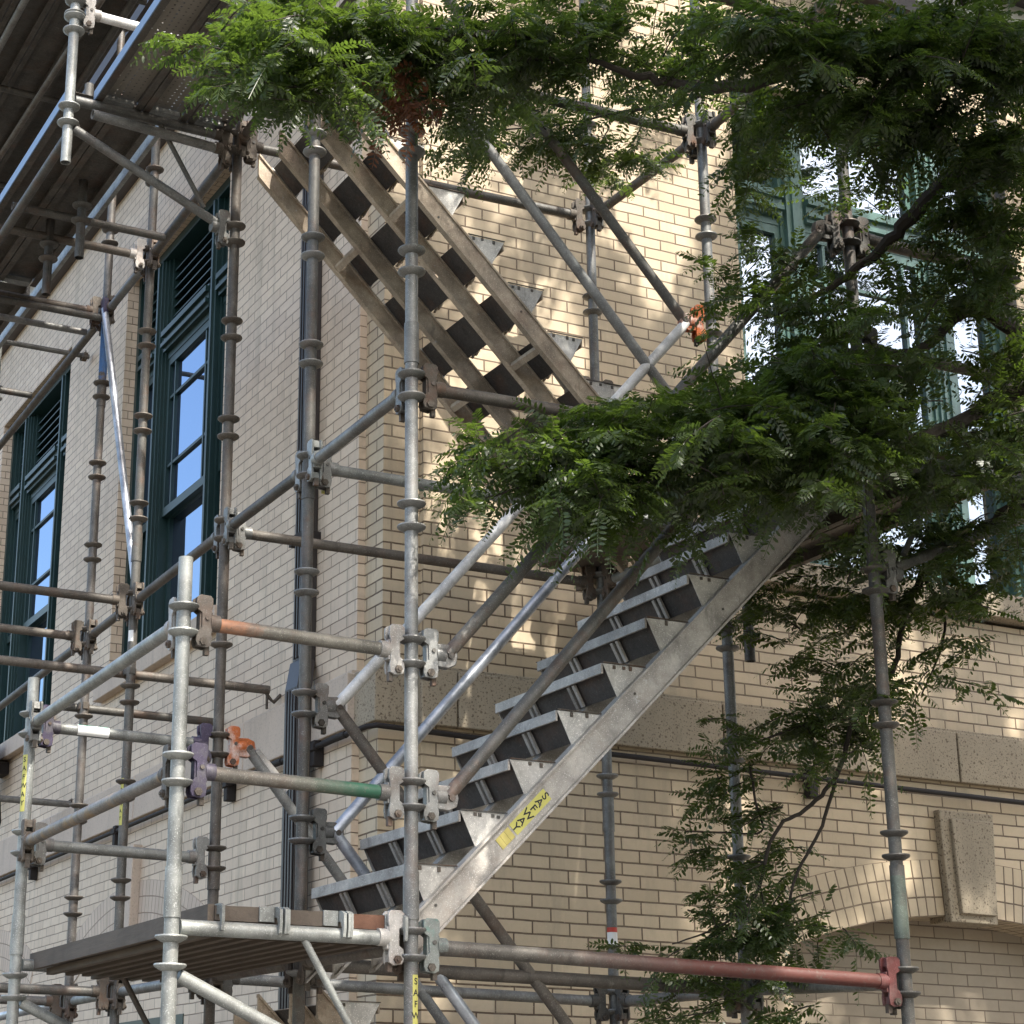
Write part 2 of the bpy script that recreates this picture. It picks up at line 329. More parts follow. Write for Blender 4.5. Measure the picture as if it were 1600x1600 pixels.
# ------------------------------------------------------------------ building
XL, YR = 3.94, 8.182
bld = thing('brick_building', 'cream brick corner building with stone band and teal framed windows behind the scaffold', 'building', (3.94, 8.182, 0))
ZB0, ZB1, ZT = 3.51, 3.79, 8.44
W = [(10.43, 12.49), (13.91, 15.97)]; WZ0, WZ1 = 4.62, 7.66
up_ = MB()
# left wall, upper storey: X from XL to 4.36
ys = [8.426]; segs = []
for a, b in W: segs.append((ys[-1], a)); ys.append(b)
segs.append((ys[-1], 34))
for a, b in segs: up_.box((XL, a, ZB1), (4.36, b, WZ1))
for a, b in W: up_.box((XL, a, ZB1), (4.36, b, 4.47))
up_.box((XL, 8.426, WZ1), (4.36, 34, ZT))
up_.build('wall', M['brickL'], bld, (XL, 20, 6))
p = MB().box((3.98, 8.217, ZB1), (4.36, 8.426, ZT)); p.build('corner_pier', M['brick'], bld, (4, 8.3, 5))
r = MB()
RWIN = (6.23, 8.30)
r.box((4.189, YR, ZB1), (RWIN[0], 8.62, WZ1)); r.box((RWIN[1], YR, ZB1), (26, 8.62, WZ1)); r.box((RWIN[0], YR, ZB1), (RWIN[1], 8.62, 4.47)); r.box((4.189, YR, WZ1), (26, 8.62, ZT))
r.build('wall', M['brick'], bld, (10, YR, 6))
MB().box((4.6, 9, 0), (25.8, 33.8, 9.3)).build('interior_core', M['room'], bld, (15, 20, 4))
# lower storey, 4 cm further out
lo = MB(); lo.box((3.90, 8.39, 0), (4.36, 34, ZB0)); lo.build('wall', M['brickL'], bld, (4, 20, 2))
MB().box((3.94, 8.177, 0), (4.36, 8.39, ZB0)).build('corner_pier', M['brick'], bld, (4, 8.3, 2))
RA, RCX, RAP, HS = 3.5, 7.49, 2.785, 1.22
def arcz(x, ex=0.): return RAP - RA + math.sqrt((RA+ex)**2-(x-RCX)**2)
YL = 8.142
wl = MB(); wl.box((4.155, YL, 0), (RCX-HS, 8.62, ZB0)); wl.box((RCX+HS, YL, 0), (26, 8.62, ZB0))
n = 24
for i in range(n):
    a = RCX-HS+2*HS*i/n; b = RCX-HS+2*HS*(i+1)/n
    za, zb = arcz(a), arcz(b)
    wl.hexa([(a, YL, za), (b, YL, zb), (b, 8.62, zb), (a, 8.62, za), (a, YL, ZB0), (b, YL, ZB0), (b, 8.62, ZB0), (a, 8.62, ZB0)])
wl.build('wall', M['brick'], bld, (10, YL, 2))
def arch(name, P, cu, ap, hs, mat, R=3.5, tk=.30, front=.004, gap=None):
    """three rowlock rings, P(u, z, d) maps to world"""
    b = MB(); th = math.asin(hs/R); n = 40
    for ring in range(3):
        r0, r1 = R+ring*tk/3, R+(ring+1)*tk/3
        for i in range(n):
            t0, t1 = -th+2*th*i/n, -th+2*th*(i+1)/n
            um = cu+R*math.sin((t0+t1)/2)
            if gap and gap[0] < um < gap[1]: pass
            q = lambda rr, t, d: P(cu+rr*math.sin(t), ap-R+rr*math.cos(t), d)
            uvv = [((rr-R), (R+.15)*t) for rr, t in ((r0, t0), (r0, t1), (r1, t1), (r1, t0))]
            b.face([q(r0, t0, -front), q(r0, t1, -front), q(r1, t1, -front), q(r1, t0, -front)], uvv)
            if ring == 0: b.face([q(r0, t1, -front), q(r0, t0, -front), q(r0, t0, .275), q(r0, t1, .275)], [(0, (R+.15)*t1), (0, (R+.15)*t0), (.275, (R+.15)*t0), (.275, (R+.15)*t1)])
            if ring == 2: b.face([q(r1, t0, -front), q(r1, t1, -front), q(r1, t1, .01), q(r1, t0, .01)])
            if i in (0, n-1):
                t = -th if i == 0 else th; b.face([q(r0, t, -front), q(r1, t, -front), q(r1, t, .01), q(r0, t, .01)])
    return b.build(name, mat, bld, P(cu, ap, 0))
arch('arch', lambda u, z, d: Vector((u, YL+d, z-.0015)), RCX, RAP, HS, M['rowlock'])
inf = MB(); inf.box((RCX-HS-.1, YL+.27, 0), (RCX+HS+.1, 8.5, 3.1)); inf.build('arch_infill', M['brickshade'], bld, (RCX, YL, 1.5))
kb = MB()
kb.prism([(-.172, 2.745), (.150, 2.745), (.185, 3.345), (-.195, 3.345)], (RCX-.005, YL-.045, 0), (1, 0, 0), (0, 0, 1), (0, 1, 0), .17)
kb.prism([(-.118, 2.79), (.128, 2.79), (.158, 3.30), (-.135, 3.30)], (RCX, YL-.068, 0), (1, 0, 0), (0, 0, 1), (0, 1, 0), .03)
kb.build('keystone', M['stone'], bld, (RCX, YL, 3), bevel=.006)
for cy in (11.62, 15.1):
    PL = lambda u, z, d: Vector((3.90+d, u, z-.0015))
    arch('arch', PL, cy, 2.82, 1.22, M['rowlockL'], R=2.9)
    k = MB(); k.prism([(-.115, 2.77), (.115, 2.77), (.135, 3.34), (-.135, 3.34)], (3.84, cy, 0), (0, 1, 0), (0, 0, 1), (1, 0, 0), .1)
    k.build('keystone', M['stoneL'], bld, (3.9, cy, 3), bevel=.005)
    lw_ = MB(); lw_.box((3.894, cy-1.0, .9), (3.93, cy+1.0, 2.27)); wf = lw_.build('window', M['teal'], bld, (3.9, cy, 1.5))
    MB().box((3.888, cy-.9, 1.0), (3.893, cy+.9, 2.18)).build('pane', M['glass'], wf, (3.9, cy, 1.5))
# stone band in blocks, stepping with the walls
def band(x0, x1, plane, axis, joints, mat, z0=ZB0, z1=ZB1, nm='stone_band'):
    b = MB(); e = [x0]+[j for j in joints if x0 < j < x1]+[x1]
    for i in range(len(e)-1):
        a, c = e[i]+(.005 if i else 0), e[i+1]-(.005 if i < len(e)-2 else 0)
        if axis == 'x': b.box((a, plane, z0), (c, 8.4, z1)); 
        else: b.box((plane, a, z0), (4.3, c, z1))
    return b.build(nm, mat, bld, (x0, plane, z0) if axis == 'x' else (plane, x0, z0), bevel=.006)
band(4.14, 26, 8.105, 'x', [4.34+1.565*i for i in range(14)], M['stone'])
band(3.905, 4.14, 8.140, 'x', [], M['stone'])
band(8.375, 34, 3.865, 'y', [9.74+1.86*i for i in range(13)], M['stoneL'])
MB().box((4.02, 8.0+.2, 3.45), (4.3, 8.45, 3.76)).build('band_backing', M['gutter'], bld, (4.1, 8.3, 3.6))
b = MB(); b.box((4.165, 8.135, ZB1), (26, 8.3, ZB1+.022)); b.box((3.935, 8.168, ZB1), (4.165, 8.3, ZB1+.022)); b.build('band_wash', M['stone'], bld, (5, 8.15, ZB1), bevel=.004)
b = MB(); b.box((3.90, 8.40, ZB1), (4.3, 34, ZB1+.022)); b.build('band_wash', M['stoneL'], bld, (3.9, 15, ZB1), bevel=.004)
# sills
for a, b_ in W: MB().box((3.875, a-.14, 4.47), (4.25, b_+.14, 4.605)).build('sill', M['stoneL'], bld, (3.9, a, 4.5), bevel=.006)
MB().box((RWIN[0]-.16, 8.09, 4.495), (RWIN[1]+.16, 8.5, 4.64)).build('sill', M['stone'], bld, (7.2, 8.1, 4.5), bevel=.006)
# frieze and cornice
b = MB(); b.box((3.86, 8.10, ZT), (4.4, 34, 8.53)); b.box((3.86, 8.10, ZT), (26, 8.6, 8.53)); b.build('moulding', M['frdark'], bld, (3.9, 9, ZT))
b = MB(); b.box((3.90, 8.14, 8.53), (4.4, 34, 8.76)); b.box((4.4, 8.14, 8.53), (26, 8.6, 8.76)); b.build('frieze', M['frieze'], bld, (3.9, 9, 8.6))
b = MB(); b.box((3.62, 7.86, 8.76), (4.4, 34, 8.92)); b.box((4.4, 7.86, 8.76), (26, 8.6, 8.92)); b.box((3.45, 7.69, 8.92), (4.4, 34, 9.12)); b.box((4.4, 7.69, 8.92), (26, 8.6, 9.12)); b.build('cornice', M['frdark'], bld, (3.9, 9, 8.8))
b = MB(); b.box((3.9, 8.2, 9.12), (26, 34, 9.5)); b.build('roof', M['gutter'], bld, (15, 20, 9.3))

# windows -----------------------------------------------------------
def window(P, u0, u1, z0, z1, mat, louver, ztr=6.86, glass='glass'):
    """P(u, d, z) -> world; posts, transom, sashes, panes, louvres"""
    def bx(b, ua, ub, da, db, za, zb):
        q = [P(ua, da, za), P(ub, da, za), P(ub, db, za), P(ua, db, za), P(ua, da, zb), P(ub, da, zb), P(ub, db, zb), P(ua, db, zb)]; b.hexa(q)
    cu = (u0+u1)/2; org = P(cu, .1, z0)
    f = MB()
    for s_, e in ((u0, 1), (u1, -1)):
        bx(f, s_, s_+e*.05, .085, .30, z0, z1); bx(f, s_+e*.05, s_+e*.085, .115, .30, z0, z1-.05)
    bx(f, u0+.085, u1-.085, .085, .30, z1-.07, z1)
    pw = .50
    for e in (-1, 1):
        a = cu+e*pw; q = a+e*.10
        bx(f, a, q, .085, .30, z0+.05, z1-.07)
        bx(f, a-e*.028, a, .10, .30, z0+.05, z1-.07); bx(f, a-e*.055, a-e*.028, .118, .30, z0+.05, z1-.07)
        bx(f, q, q+e*.025, .12, .30, z0+.05, z1-.07)
        bx(f, a+e*.035, a+e*.065, .070, .085, z0+.05, z1-.07)
    bx(f, u0+.0855, u1-.0855, .060, .30, z0, z0+.05)
    fr = f.build('window', mat, bld, org)
    t = MB()
    bays = [(u0+.085, cu-pw-.125), (cu-pw+.055, cu+pw-.055), (cu+pw+.125, u1-.085)]
    for a, c in bays:
        bx(t, a, c, .095, .28, ztr, ztr+.17); bx(t, a, c, .07, .095, ztr+.03, ztr+.06); bx(t, a, c, .07, .095, ztr+.11, ztr+.15); bx(t, a, c, .13, .28, ztr-.05, ztr)
    t.build('transom', mat, fr, org)
    gl_ = []
    zm = 5.66
    for bi, (a, c) in enumerate(bays):
        sw = .045 if bi == 1 else .035
        def sash(za, zb, d, horn=False):
            s_ = MB(); bx(s_, a, a+sw, d, d+.05, za, zb); bx(s_, c-sw, c, d, d+.05, za, zb); bx(s_, a+sw, c-sw, d, d+.05, za, za+.06); bx(s_, a+sw, c-sw, d, d+.05, zb-.055, zb)
            if horn and bi == 1:
                for uu in (a+sw+.10, c-sw-.10): bx(s_, uu-.010, uu+.010, d+.005, d+.045, za+.06, zb-.055)
                for zz in (za+.36, zb-.30): bx(s_, a+sw, c-sw, d+.008, d+.042, zz-.010, zz+.010)
            s_.build('sash', mat, fr, org)
            g = MB(); bx(g, a+sw, c-sw, d+.028, d+.034, za+.06, zb-.055); g.build('pane', M[glass], fr, org)
        sash(zm-.02, ztr-.05, .135, True); sash(z0+.05, zm+.03, .180)
        if louver:
            l = MB(); bx(l, a, a+.03, .14, .28, ztr+.17, z1-.07); bx(l, c-.03, c, .14, .28, ztr+.17, z1-.07)
            zz = ztr+.20
            while zz < z1-.10:
                q = [P(a+.03, .15, zz), P(c-.03, .15, zz), P(c-.03, .25, zz+.055), P(a+.03, .25, zz+.055)]
                q2 = [Vector(x)+Vector((0, 0, .010)) for x in q]
                l.hexa([q[0], q[1], q[2], q[3], q2[0], q2[1], q2[2], q2[3]]); zz += .072
            l.build('louvre', mat, fr, org)
            k = MB(); bx(k, a, c, .285, .30, ztr+.17, z1-.07); k.build('louvre_backing', M['room'], fr, org)
        else: sash(ztr+.17, z1-.07, .17)
    k = MB(); bx(k, u0+.02, u1-.02, .31, .33, z0, z1); k.build('room_backing', M['room'], fr, org)  # black sheet standing in for the unlit room behind the panes
    return fr
for a, b_ in W: window(lambda u, d, z: (XL+d, u, z), a, b_, 4.605, WZ1, M['teal'], True, glass='glassblue')
window(lambda u, d, z: (u, YR+d, z), RWIN[0], RWIN[1], 4.64, WZ1, M['mint'], False)

# conduit along the walls
cp = thing('wall_conduit', 'thin black pipe running along the brick walls just under the stone band', 'pipe', (3.86, 8.1, 3.47))
b = MB(); b.path([(3.855, 34, 3.475), (3.855, 9.0, 3.475), (3.855, 8.35, 3.475), (3.868, 8.15, 3.477), (3.90, 8.105, 3.478), (4.0, 8.10, 3.475), (4.4, 8.095, 3.465), (5.2, 8.09, 3.455), (9, 8.09, 3.42), (26, 8.09, 3.42)], .0135, 10)
b.build('pipe', M['black'], cp, (3.86, 8.1, 3.47))
hk = MB(); hk.box((3.838, -.028, -.10), (3.90, .028, .055)); 
for y in (8.74, 9.93, 11.90, 13.85, 15.8):
    h = MB(); h.box((3.842, y-.026, 3.38), (3.898, y+.026, 3.51)); h.box((3.832, y-.035, 3.455), (3.876, y+.035, 3.492)); h.build('bracket', M['black'], cp, (3.86, y, 3.45), bevel=.004)
h = MB(); h.box((6.42, 8.085, 3.34), (6.475, 8.14, 3.49)); h.build('bracket', M['black'], cp, (6.45, 8.1, 3.4), bevel=.004)
# sleeves of old tape on the conduit near the corner
b = MB()
for y0, y1 in ((8.36, 8.62), (8.80, 8.95), (9.15, 9.42)): MB().path([(3.855, y0, 3.475), (3.853, (y0+y1)/2, 3.476), (3.855, y1, 3.475)], .0185, 10).build('sleeve', M['black'], cp, (3.86, y0, 3.47))
ds = thing('downspout', 'dark brown rectangular downspout on the brick wall left of the corner', 'downspout', (3.86, 8.97, 0))
d = MB(); DY = -.16; DL = -.36; d.box((3.855, 9.09+DY, 3.98), (3.938, 9.20+DY, 8.44))
for i in range(3): d.box((3.847, 9.10+DY+.034*i, 3.99), (3.8555, 9.115+DY+.034*i, 8.43))
d.hexa([(3.78, 9.16+DL, 3.80), (3.865, 9.16+DL, 3.80), (3.865, 9.32+DL, 3.80), (3.78, 9.32+DL, 3.80), (3.855, 9.09+DY, 3.98), (3.938, 9.09+DY, 3.98), (3.938, 9.235+DY, 3.98), (3.855, 9.235+DY, 3.98)])
d.box((3.78, 9.16+DL, .1), (3.862, 9.32+DL, 3.80))
for i in range(4): d.box((3.772, 9.17+DL+.036*i, .1), (3.7805, 9.187+DL+.036*i, 3.79))
d.build('pipe', M['gutter'], ds, (3.86, 9.16+DL, 4), bevel=.003)
for z in (4.62, 6.55): MB().box((3.835, 9.05+DY, z), (3.94, 9.24+DY, z+.05)).build('strap', M['black'], ds, (3.86, 9.16+DL, z))
fl = thing('floodlight', 'black wall floodlight with a hanging cable at the left edge of the picture', 'floodlight', (3.80, 14.95, 4.35))
b = MB(); b.prism([(0, 0), (.16, .05), (.16, .34), (.10, .36), (-.06, .20)], (3.66, 14.86, 4.24), (1, 0, 0), (0, 0, 1), (0, 1, 0), .5); b.build('housing', M['black'], fl, (3.75, 15, 4.4), bevel=.012)
b = MB(); b.obox((3.628, 15.11, 4.335), (Vector((.2, 0, -.06)).normalized(), (0, 1, 0), Vector((.06, 0, .2)).normalized()), (.006, .2, .085)); b.build('lens', M['glass'], fl, (3.65, 15.1, 4.3))
MB().box((3.80, 15.0, 4.35), (3.94, 15.2, 4.45)).build('bracket', M['black'], fl, (3.87, 15.1, 4.4))
MB().path([(3.84, 14.93, 4.27), (3.86, 14.92, 4.1), (3.87, 14.90, 3.95), (3.86, 14.95, 3.84), (3.84, 15.12, 3.80)], .010, 6).build('cable', M['black'], fl, (3.85, 14.95, 4))

# ------------------------------------------------------------------ scaffold
TR = .0242
rb = MB(); rb.lathe((0, 0, 0), [(.024, -.014), (.033, -.011), (.050, -.001), (.0525, .004), (.051, .009), (.042, .010), (.036, .006), (.0245, .007)], 26)
RING = {}
def ringmesh(mat):
    if mat not in RING:
        o = rb.build('coupling_ring', M[mat]); RING[mat] = o.data; bpy.data.objects.remove(o)
    return RING[mat]
POLES = {}
def pole(key, x, y, ztop, z0, z1, mat, label, k0=-9, k1=20, group='upright tubes of the scaffold', z2=None, skip=(), splices=(), bottom_open=False, rmat=None):
    """z0 upper ring height of node 0; nodes each 0.5 m down; z1 pole foot"""
    t = thing('scaffold_standard', label, 'scaffold tube', (x, y, z1), group)
    MB().tube((x, y, z1), (x, y, ztop), TR, 20, hollow=True).build('tube', M[mat], t, (x, y, z1))
    nodes = []
    for k in range(k0, k1):
        z = z0 - .5*k
        if z < z1+.12 or z > ztop-.06 or k in skip: continue
        nodes.append(z)
    if z2: nodes += z2
    for z in nodes:
        link('coupling_ring', ringmesh(rmat or mat), t, (x, y, z)); link('coupling_ring', ringmesh(rmat or mat), t, (x, y, z-.088))
    for zs in splices:
        MB().tube((x, y, zs), (x, y, zs+.16), TR+.0035, 20).build('sleeve', M[mat], t, (x, y, zs))
    POLES[key] = (Vector((x, y, 0)), t); return t
P = POLES
pole('P1', 2.934, 5.825, 7.2, 5.264, .12, 'steel', 'grey upright tube in front of the stairs, nearest the middle of the picture', splices=(2.30, 4.31))
pole('P2', 2.979, 6.858, 8.0, 5.786, .12, 'dark', 'upright tube just left of the brick corner, paler below its middle joint', splices=(4.10,), rmat='steel')
pole('P4', 3.003, 7.866, 8.0, 5.798, .12, 'brown', 'brownish upright tube before the right edge of the nearer tall left window', splices=(2.62,))
pole('P5', 3.061, 9.323, 10.8, 6.823, .12, 'dark', 'rust speckled upright tube before the left jamb of the nearer left window', splices=(4.5,), rmat='brown')
pole('P6', 3.077, 10.174, 10.8, 7.325, .12, 'bluetube', 'upright tube with a blue painted length, before the brick pier between the left windows', splices=(5.68,), rmat='brown')
pole('P3', 2.087, 5.825, 3.45, 3.277, 1.86, 'light', 'pale short open topped post at the left front corner of the guard rails', k1=2, z2=[2.196], splices=(2.26,))
pole('P7', 2.142, 7.842, 3.46, 3.30, 1.86, 'light', 'pale short post with a yellow sticker near the left edge of the picture', k1=2, z2=[2.218], splices=(2.30,))
pole('P8', 4.941, 7.729, 8.0, 6.761, .12, 'steel', 'slim upright tube behind the stairs with a red and white label low down', splices=(3.0,))
pole('P10', 4.953, 6.741, 8.0, 5.758, .12, 'steel', 'upright tube just right of the X formed by the crossing stair rails', splices=(4.0,))
pole('P11', 4.906, 5.700, 8.0, 5.753, .12, 'dark', 'dark upright tube in front of the leaves, green paint on its low joint', k1=5, z2=[3.219, 2.719, 2.219, 1.719, 1.219], splices=(2.44,))
pole('P12', 5.76, 5.69, 7.3, 5.753, 3.86, 'dark', 'dark upright tube at the right edge, mostly hidden by leaves', k1=3, z2=[4.21])
pole('P14', 3.122, 12.987, 11.4, 9.818, .12, 'light', 'pale far upright tube at the upper left edge of the picture')
pole('P13', 2.138, 7.85, 7.3, 6.226, 5.934, 'light', 'bright hanging post at the upper left, its open lower end over the wall', k0=-2, k1=1, z2=[6.80])
pole('H1', 2.50, 8.80, 6.95, 6.226, 5.93, 'dark', 'dark hanging post end below the upper walkway, right one of two', k0=-1, k1=1)
pole('H2', 2.476, 9.32, 6.95, 6.226, 5.93, 'dark', 'dark hanging post end below the upper walkway, left one of two', k0=-1, k1=1)
pole('H3', 5.19, 6.9, 4.3, 3.87, 3.676, 'dark', 'short dark hanging stub under the leaves right of the lower stair', k0=0, k1=1)
# green old paint on the low joint of the right upright
MB().tube((4.906, 5.700, 2.33), (4.906, 5.700, 2.56), TR+.0038, 20).build('sleeve', steel('pale green worn sleeve', (.115, .14, .115), rust=(.10, .075, .06), amt=.6, metal=.1), P['P11'][1], (4.906, 5.7, 2.33))

CO0 = [(-.032, -.074), (-.024, -.092), (.012, -.097), (.030, -.088), (.034, -.060), (.030, -.040), (.030, .042), (.035, .056), (.035, .088), (.024, .098), (-.018, .099), (-.033, .088), (-.033, .046), (-.010, .032), (-.008, -.024), (-.030, -.040)]
CO = [(a*.86+.002, c*.92) for a, c in CO0]
def coupler(parent, at, d, mat, nm='clamp', bolt='rusty'):
    """clamp head standing at a node: at = tube centre, d = horizontal direction away from the upright"""
    d = Vector((d.x, d.y, 0)).normalized(); n = Vector((-d.y, d.x, 0)); c = at + d*.063
    b = MB(); b.prism(CO, c - n*.024, d, Vector((0, 0, 1)), n, .010); b.prism(CO, c + n*.014, d, Vector((0, 0, 1)), n, .010)
    b.prism([(-.020, -.082), (.024, -.080), (.022, -.052), (-.012, -.05)], c - n*.014, d, Vector((0, 0, 1)), n, .028)
    b.prism([(-.020, .056), (.024, .056), (.018, .088), (-.018, .088)], c - n*.014, d, Vector((0, 0, 1)), n, .028)
    b.prism([(-.012, -.045), (.034, -.035), (.034, .035), (-.012, .045)], c - n*.017, d, Vector((0, 0, 1)), n, .034)
    o = b.build(nm, M[mat], parent, at, bevel=.0012)
    b = MB(); z_ = Vector((0, 0, -.070)); b.tube(c + z_ - n*.036, c + z_ + n*.040, .0065, 8)
    for s_ in (-1, 1): b.lathe(c + z_ + n*s_*.028, [(.0001, -.007), (.014, -.007), (.014, .007), (.0001, .007)], 6, n)
    b.obox(c + d*.020 + Vector((0, 0, -.094)), (d, n, Vector((0, 0, 1))), (.008, .010, .016)); b.build('bolt', M[bolt], o, at)
    b = MB(); b.tube(c + d*.012 + Vector((0, 0, .012)) - n*.0295, c + d*.012 + Vector((0, 0, .012)) - n*.0245, .0075, 10); b.build('pin', M['dark'], o, at)
    q = Vector((0, 0, .002)); MB().tube(c + d*.026 + q, c + d*.062 + q, .0290, 16).build('collar', M[mat], o, at)
    return o
def ledger(a, b, z, mat, label, ends=(1, 1), zb=None, cm=('rusty', 'rusty'), offa=.095, offb=.095, cat='scaffold tube', group='horizontal tubes of the scaffold', r=.0240, name='scaffold_ledger'):
    A = P[a][0] if isinstance(a, str) else Vector((a[0], a[1], 0)); B = P[b][0] if isinstance(b, str) else Vector((b[0], b[1], 0))
    A = Vector((A.x, A.y, z)); B = Vector((B.x, B.y, z if zb is None else zb)); d = (B-A).normalized()
    s_ = A + d*(offa if ends[0] else 0); e = B - d*(offb if ends[1] else 0)
    t = thing(name, label, cat, s_, group)
    MB().tube(s_, e, r, 18, hollow=not (ends[0] and ends[1])).build('tube', M[mat], t, s_)
    dh = Vector((d.x, d.y, 0))
    if ends[0]: coupler(t, A, dh, cm[0])
    if ends[1]: coupler(t, B, -dh, cm[1])
    return t
G = 'horizontal tubes of the scaffold'
zN = lambda z: z-.048   # tube sits between the ring pair
ledger('P1', 'P2', 4.222, 'steel', 'level tube with a white sticker between the two front uprights left of the leaves', zb=4.244, cm=('steel', 'light'))
ledger('P2', 'P4', 4.238, 'dark', 'dark level tube running back from the brick corner upright to the brownish upright', zb=4.252, cm=('steel', 'steel'))
ledger('P4', 'P5', 4.252, 'brown', 'brown level tube crossing in front of the nearer left window', zb=4.276, cm=('steel', 'rusty'))
ledger('P5', 'P6', 4.276, 'brown', 'brown level tube before the brick pier between the two left windows', zb=4.278)
ledger('P6', 'P14', 4.278, 'dark', 'level tube running off to the left edge below the farther left window sash rail', zb=4.27)
ledger('P4', 'P8', 4.252, 'brown', 'long dark level tube behind the leaf cluster ending at the back upright', zb=4.215, cm=('steel', 'rusty'))
ledger('P1', 'P11', 4.222, 'brown', 'long level tube going right from the front upright into the leaves', zb=4.208)
ledger('P2', 'P10', 4.244, 'light', 'bright level tube from the yellow clamp behind the leaves', zb=4.213, cm=('steel', 'rusty'))
ledger('P8', 'P10', 4.215, 'light', 'short pale level tube at the back upright above the stair treads', zb=4.21)
ledger('P10', 'P11', 4.21, 'dark', 'level tube under the front of the right landing', zb=4.208)
ledger('P3', 'P1', 3.232, 'orange', 'upper front guard rail with a worn orange end beside the left window', zb=3.218, cm=('brown', 'c_white'))
ledger('P3', 'P7', 3.232, 'light', 'pale upper guard rail running down to the left from the front post', zb=3.255, cm=('c_white', 'steel'))
ledger('P7', 'P4', 3.255, 'light', 'pale rail with a white and green sticker ending at a purple clamp', zb=3.252, cm=('c_purple', 'c_purple'))
ledger('P3', 'P7', 2.732, 'rustlt', 'lower guard rail with a rusty yellow underside running down left from the front post', zb=2.755, cm=('brown', 'rusty'))
ledger('P3', 'P1', 2.732, 'green', 'lower front guard rail with worn green paint toward its right end', zb=2.718, cm=('c_purple', 'steel'))
ledger('P7', 'P4', 2.755, 'light', 'mottled pale rail above the plank platform', zb=2.752, cm=('steel', 'steel'))
ledger('P1', 'P11', 2.216, 'red', 'long worn red painted tube at the bottom, ending in a red clamp', zb=2.171, cm=('c_teal', 'c_red'), r=.0262)
ledger('P2', 'P10', 2.235, 'brown', 'dark level tube at the bottom just under the red tube', zb=2.21, cm=('dark', 'dark'), r=.027)
ledger('P4', 'P8', 2.25, 'steel', 'blue grey level tube at the bottom, lowest under the red tube', zb=2.215, cm=('dark', 'dark'))
ledger('P8', 'P10', 2.215, 'steel', 'short level tube at the bottom left of the hanging leaves', zb=2.21, cm=('dark', 'dark'))
ledger('P10', 'P11', 2.21, 'steel', 'short level tube at the bottom behind the end of the red tube', zb=2.171, cm=('dark', 'dark'))
ledger('P1', 'P2', 2.216, 'brown', 'level tube under the right side of the plank platform', zb=2.238)
ledger('P2', 'P4', 2.238, 'brown', 'level tube under the back of the plank platform', zb=2.252)
ledger('P4', 'P5', 2.252, 'steel', 'purple grey level tube at the bottom left below the planks', zb=2.275)
ledger('P5', 'P6', 2.275, 'light', 'short pale level tube at the bottom left corner, between two clamps', zb=2.277)
ledger('P6', 'P14', 2.277, 'chrome', 'level tube leaving through the left edge near the bottom corner', zb=2.27)
OUT = {5: (2.12, 9.34), 6: (2.13, 10.2)}
ledger('P5', (1.9, 9.33), 4.276, 'brown', 'upper of two dark rails crossing the farther left window from the left edge', ends=(1, 0))
ledger('P6', (1.9, 10.18), 4.278, 'brown', 'lower of two dark rails crossing the farther left window from the left edge', ends=(1, 0))
ledger('P5', (1.9, 9.33), 2.275, 'dark', 'dark rail at the bottom left ending at a heavy rusty clamp', ends=(1, 0))
ledger('P6', (1.9, 10.18), 2.277, 'steel', 'grey rail at the bottom left ending at a grey clamp', ends=(1, 0))
ledger('P5', (1.9, 9.33), 6.276, 'brown', 'pale brown rail at the upper left ending at the head of the nearer left window', ends=(1, 0), cm=('c_white', 'rusty'))
ledger('P6', (1.9, 10.18), 6.277, 'brown', 'brown rail at the upper left ending below the blue painted tube', ends=(1, 0))
ledger((1.9, 10.30), (3.0, 10.30), 6.19, 'steel', 'thin grey tube just under the brown rail at the upper left', ends=(0, 0), r=.020)
ledger('P5', 'P6', 6.276, 'steel', 'short grey level tube before the head of the nearer left window', zb=6.277)
ledger('P6', 'P14', 6.277, 'brown', 'long brown level tube crossing the head of the farther left window')
ledger('P4', 'P5', 6.25, 'dark', 'dark level tube under the upper walkway before the nearer left window head', zb=6.276)
ledger('P4', 'P8', 6.25, 'dark', 'dark level tube behind the upper stair against the right wall', zb=6.215)
ledger('P8', 'P10', 6.215, 'brown', 'brown level tube slanting up right from the back upright', zb=6.21, cm=('dark', 'dark'))
ledger('P2', 'P10', 6.24, 'dark', 'dark level tube across the top under the leaves', zb=6.212, cm=('dark', 'dark'), r=.0255)
ledger('P10', 'P11', 6.212, 'brown', 'brown level tube going up right out of the top clamp into the leaves', zb=6.208, cm=('dark', 'dark'))
ledger('P1', 'P11', 6.22, 'dark', 'level tube hidden by leaves along the very top', zb=6.208)
ledger('P2', 'P4', 6.24, 'brown', 'level tube under the right side of the upper platform', zb=6.25)
ledger('P1', 'P2', 6.22, 'dark', 'level tube along the stair head at the upper platform', zb=6.24)
ledger('P8', (5.9, 7.71), 5.214, 'light', 'short white topped tube at the bottom of the stair rails behind the leaves', ends=(1, 0))
ledger('P11', 'P12', 5.205, 'brown', 'thick brown tube across the right window among the leaves', cm=('dark', 'dark'), r=.027)
ledger('P11', 'P12', 4.705, 'brown', 'brown tube in the leaves at the right edge, lower guard rail of the landing', cm=('dark', 'dark'))
ledger('P11', 'P12', 4.21, 'steel', 'tube under the planks of the right landing', cm=('dark', 'dark'))
ledger('P13', 'P4', 6.755, 'white', 'short bright rail at the top left disappearing behind the perforated deck', cm=('c_white', 'rusty'))
ledger((2.24, 7.80), 'P4', 6.19, 'steel', 'grey open ended tube under the upper platform bracket', ends=(0, 1), zb=6.195)
ledger('P14', 'P6', 9.27, 'light', 'pale far level tube at the upper left corner, upper one', cm=('dark', 'dark'), r=.022)
ledger('P14', 'P6', 8.77, 'light', 'pale far level tube at the upper left corner, lower one', cm=('dark', 'dark'), r=.022)
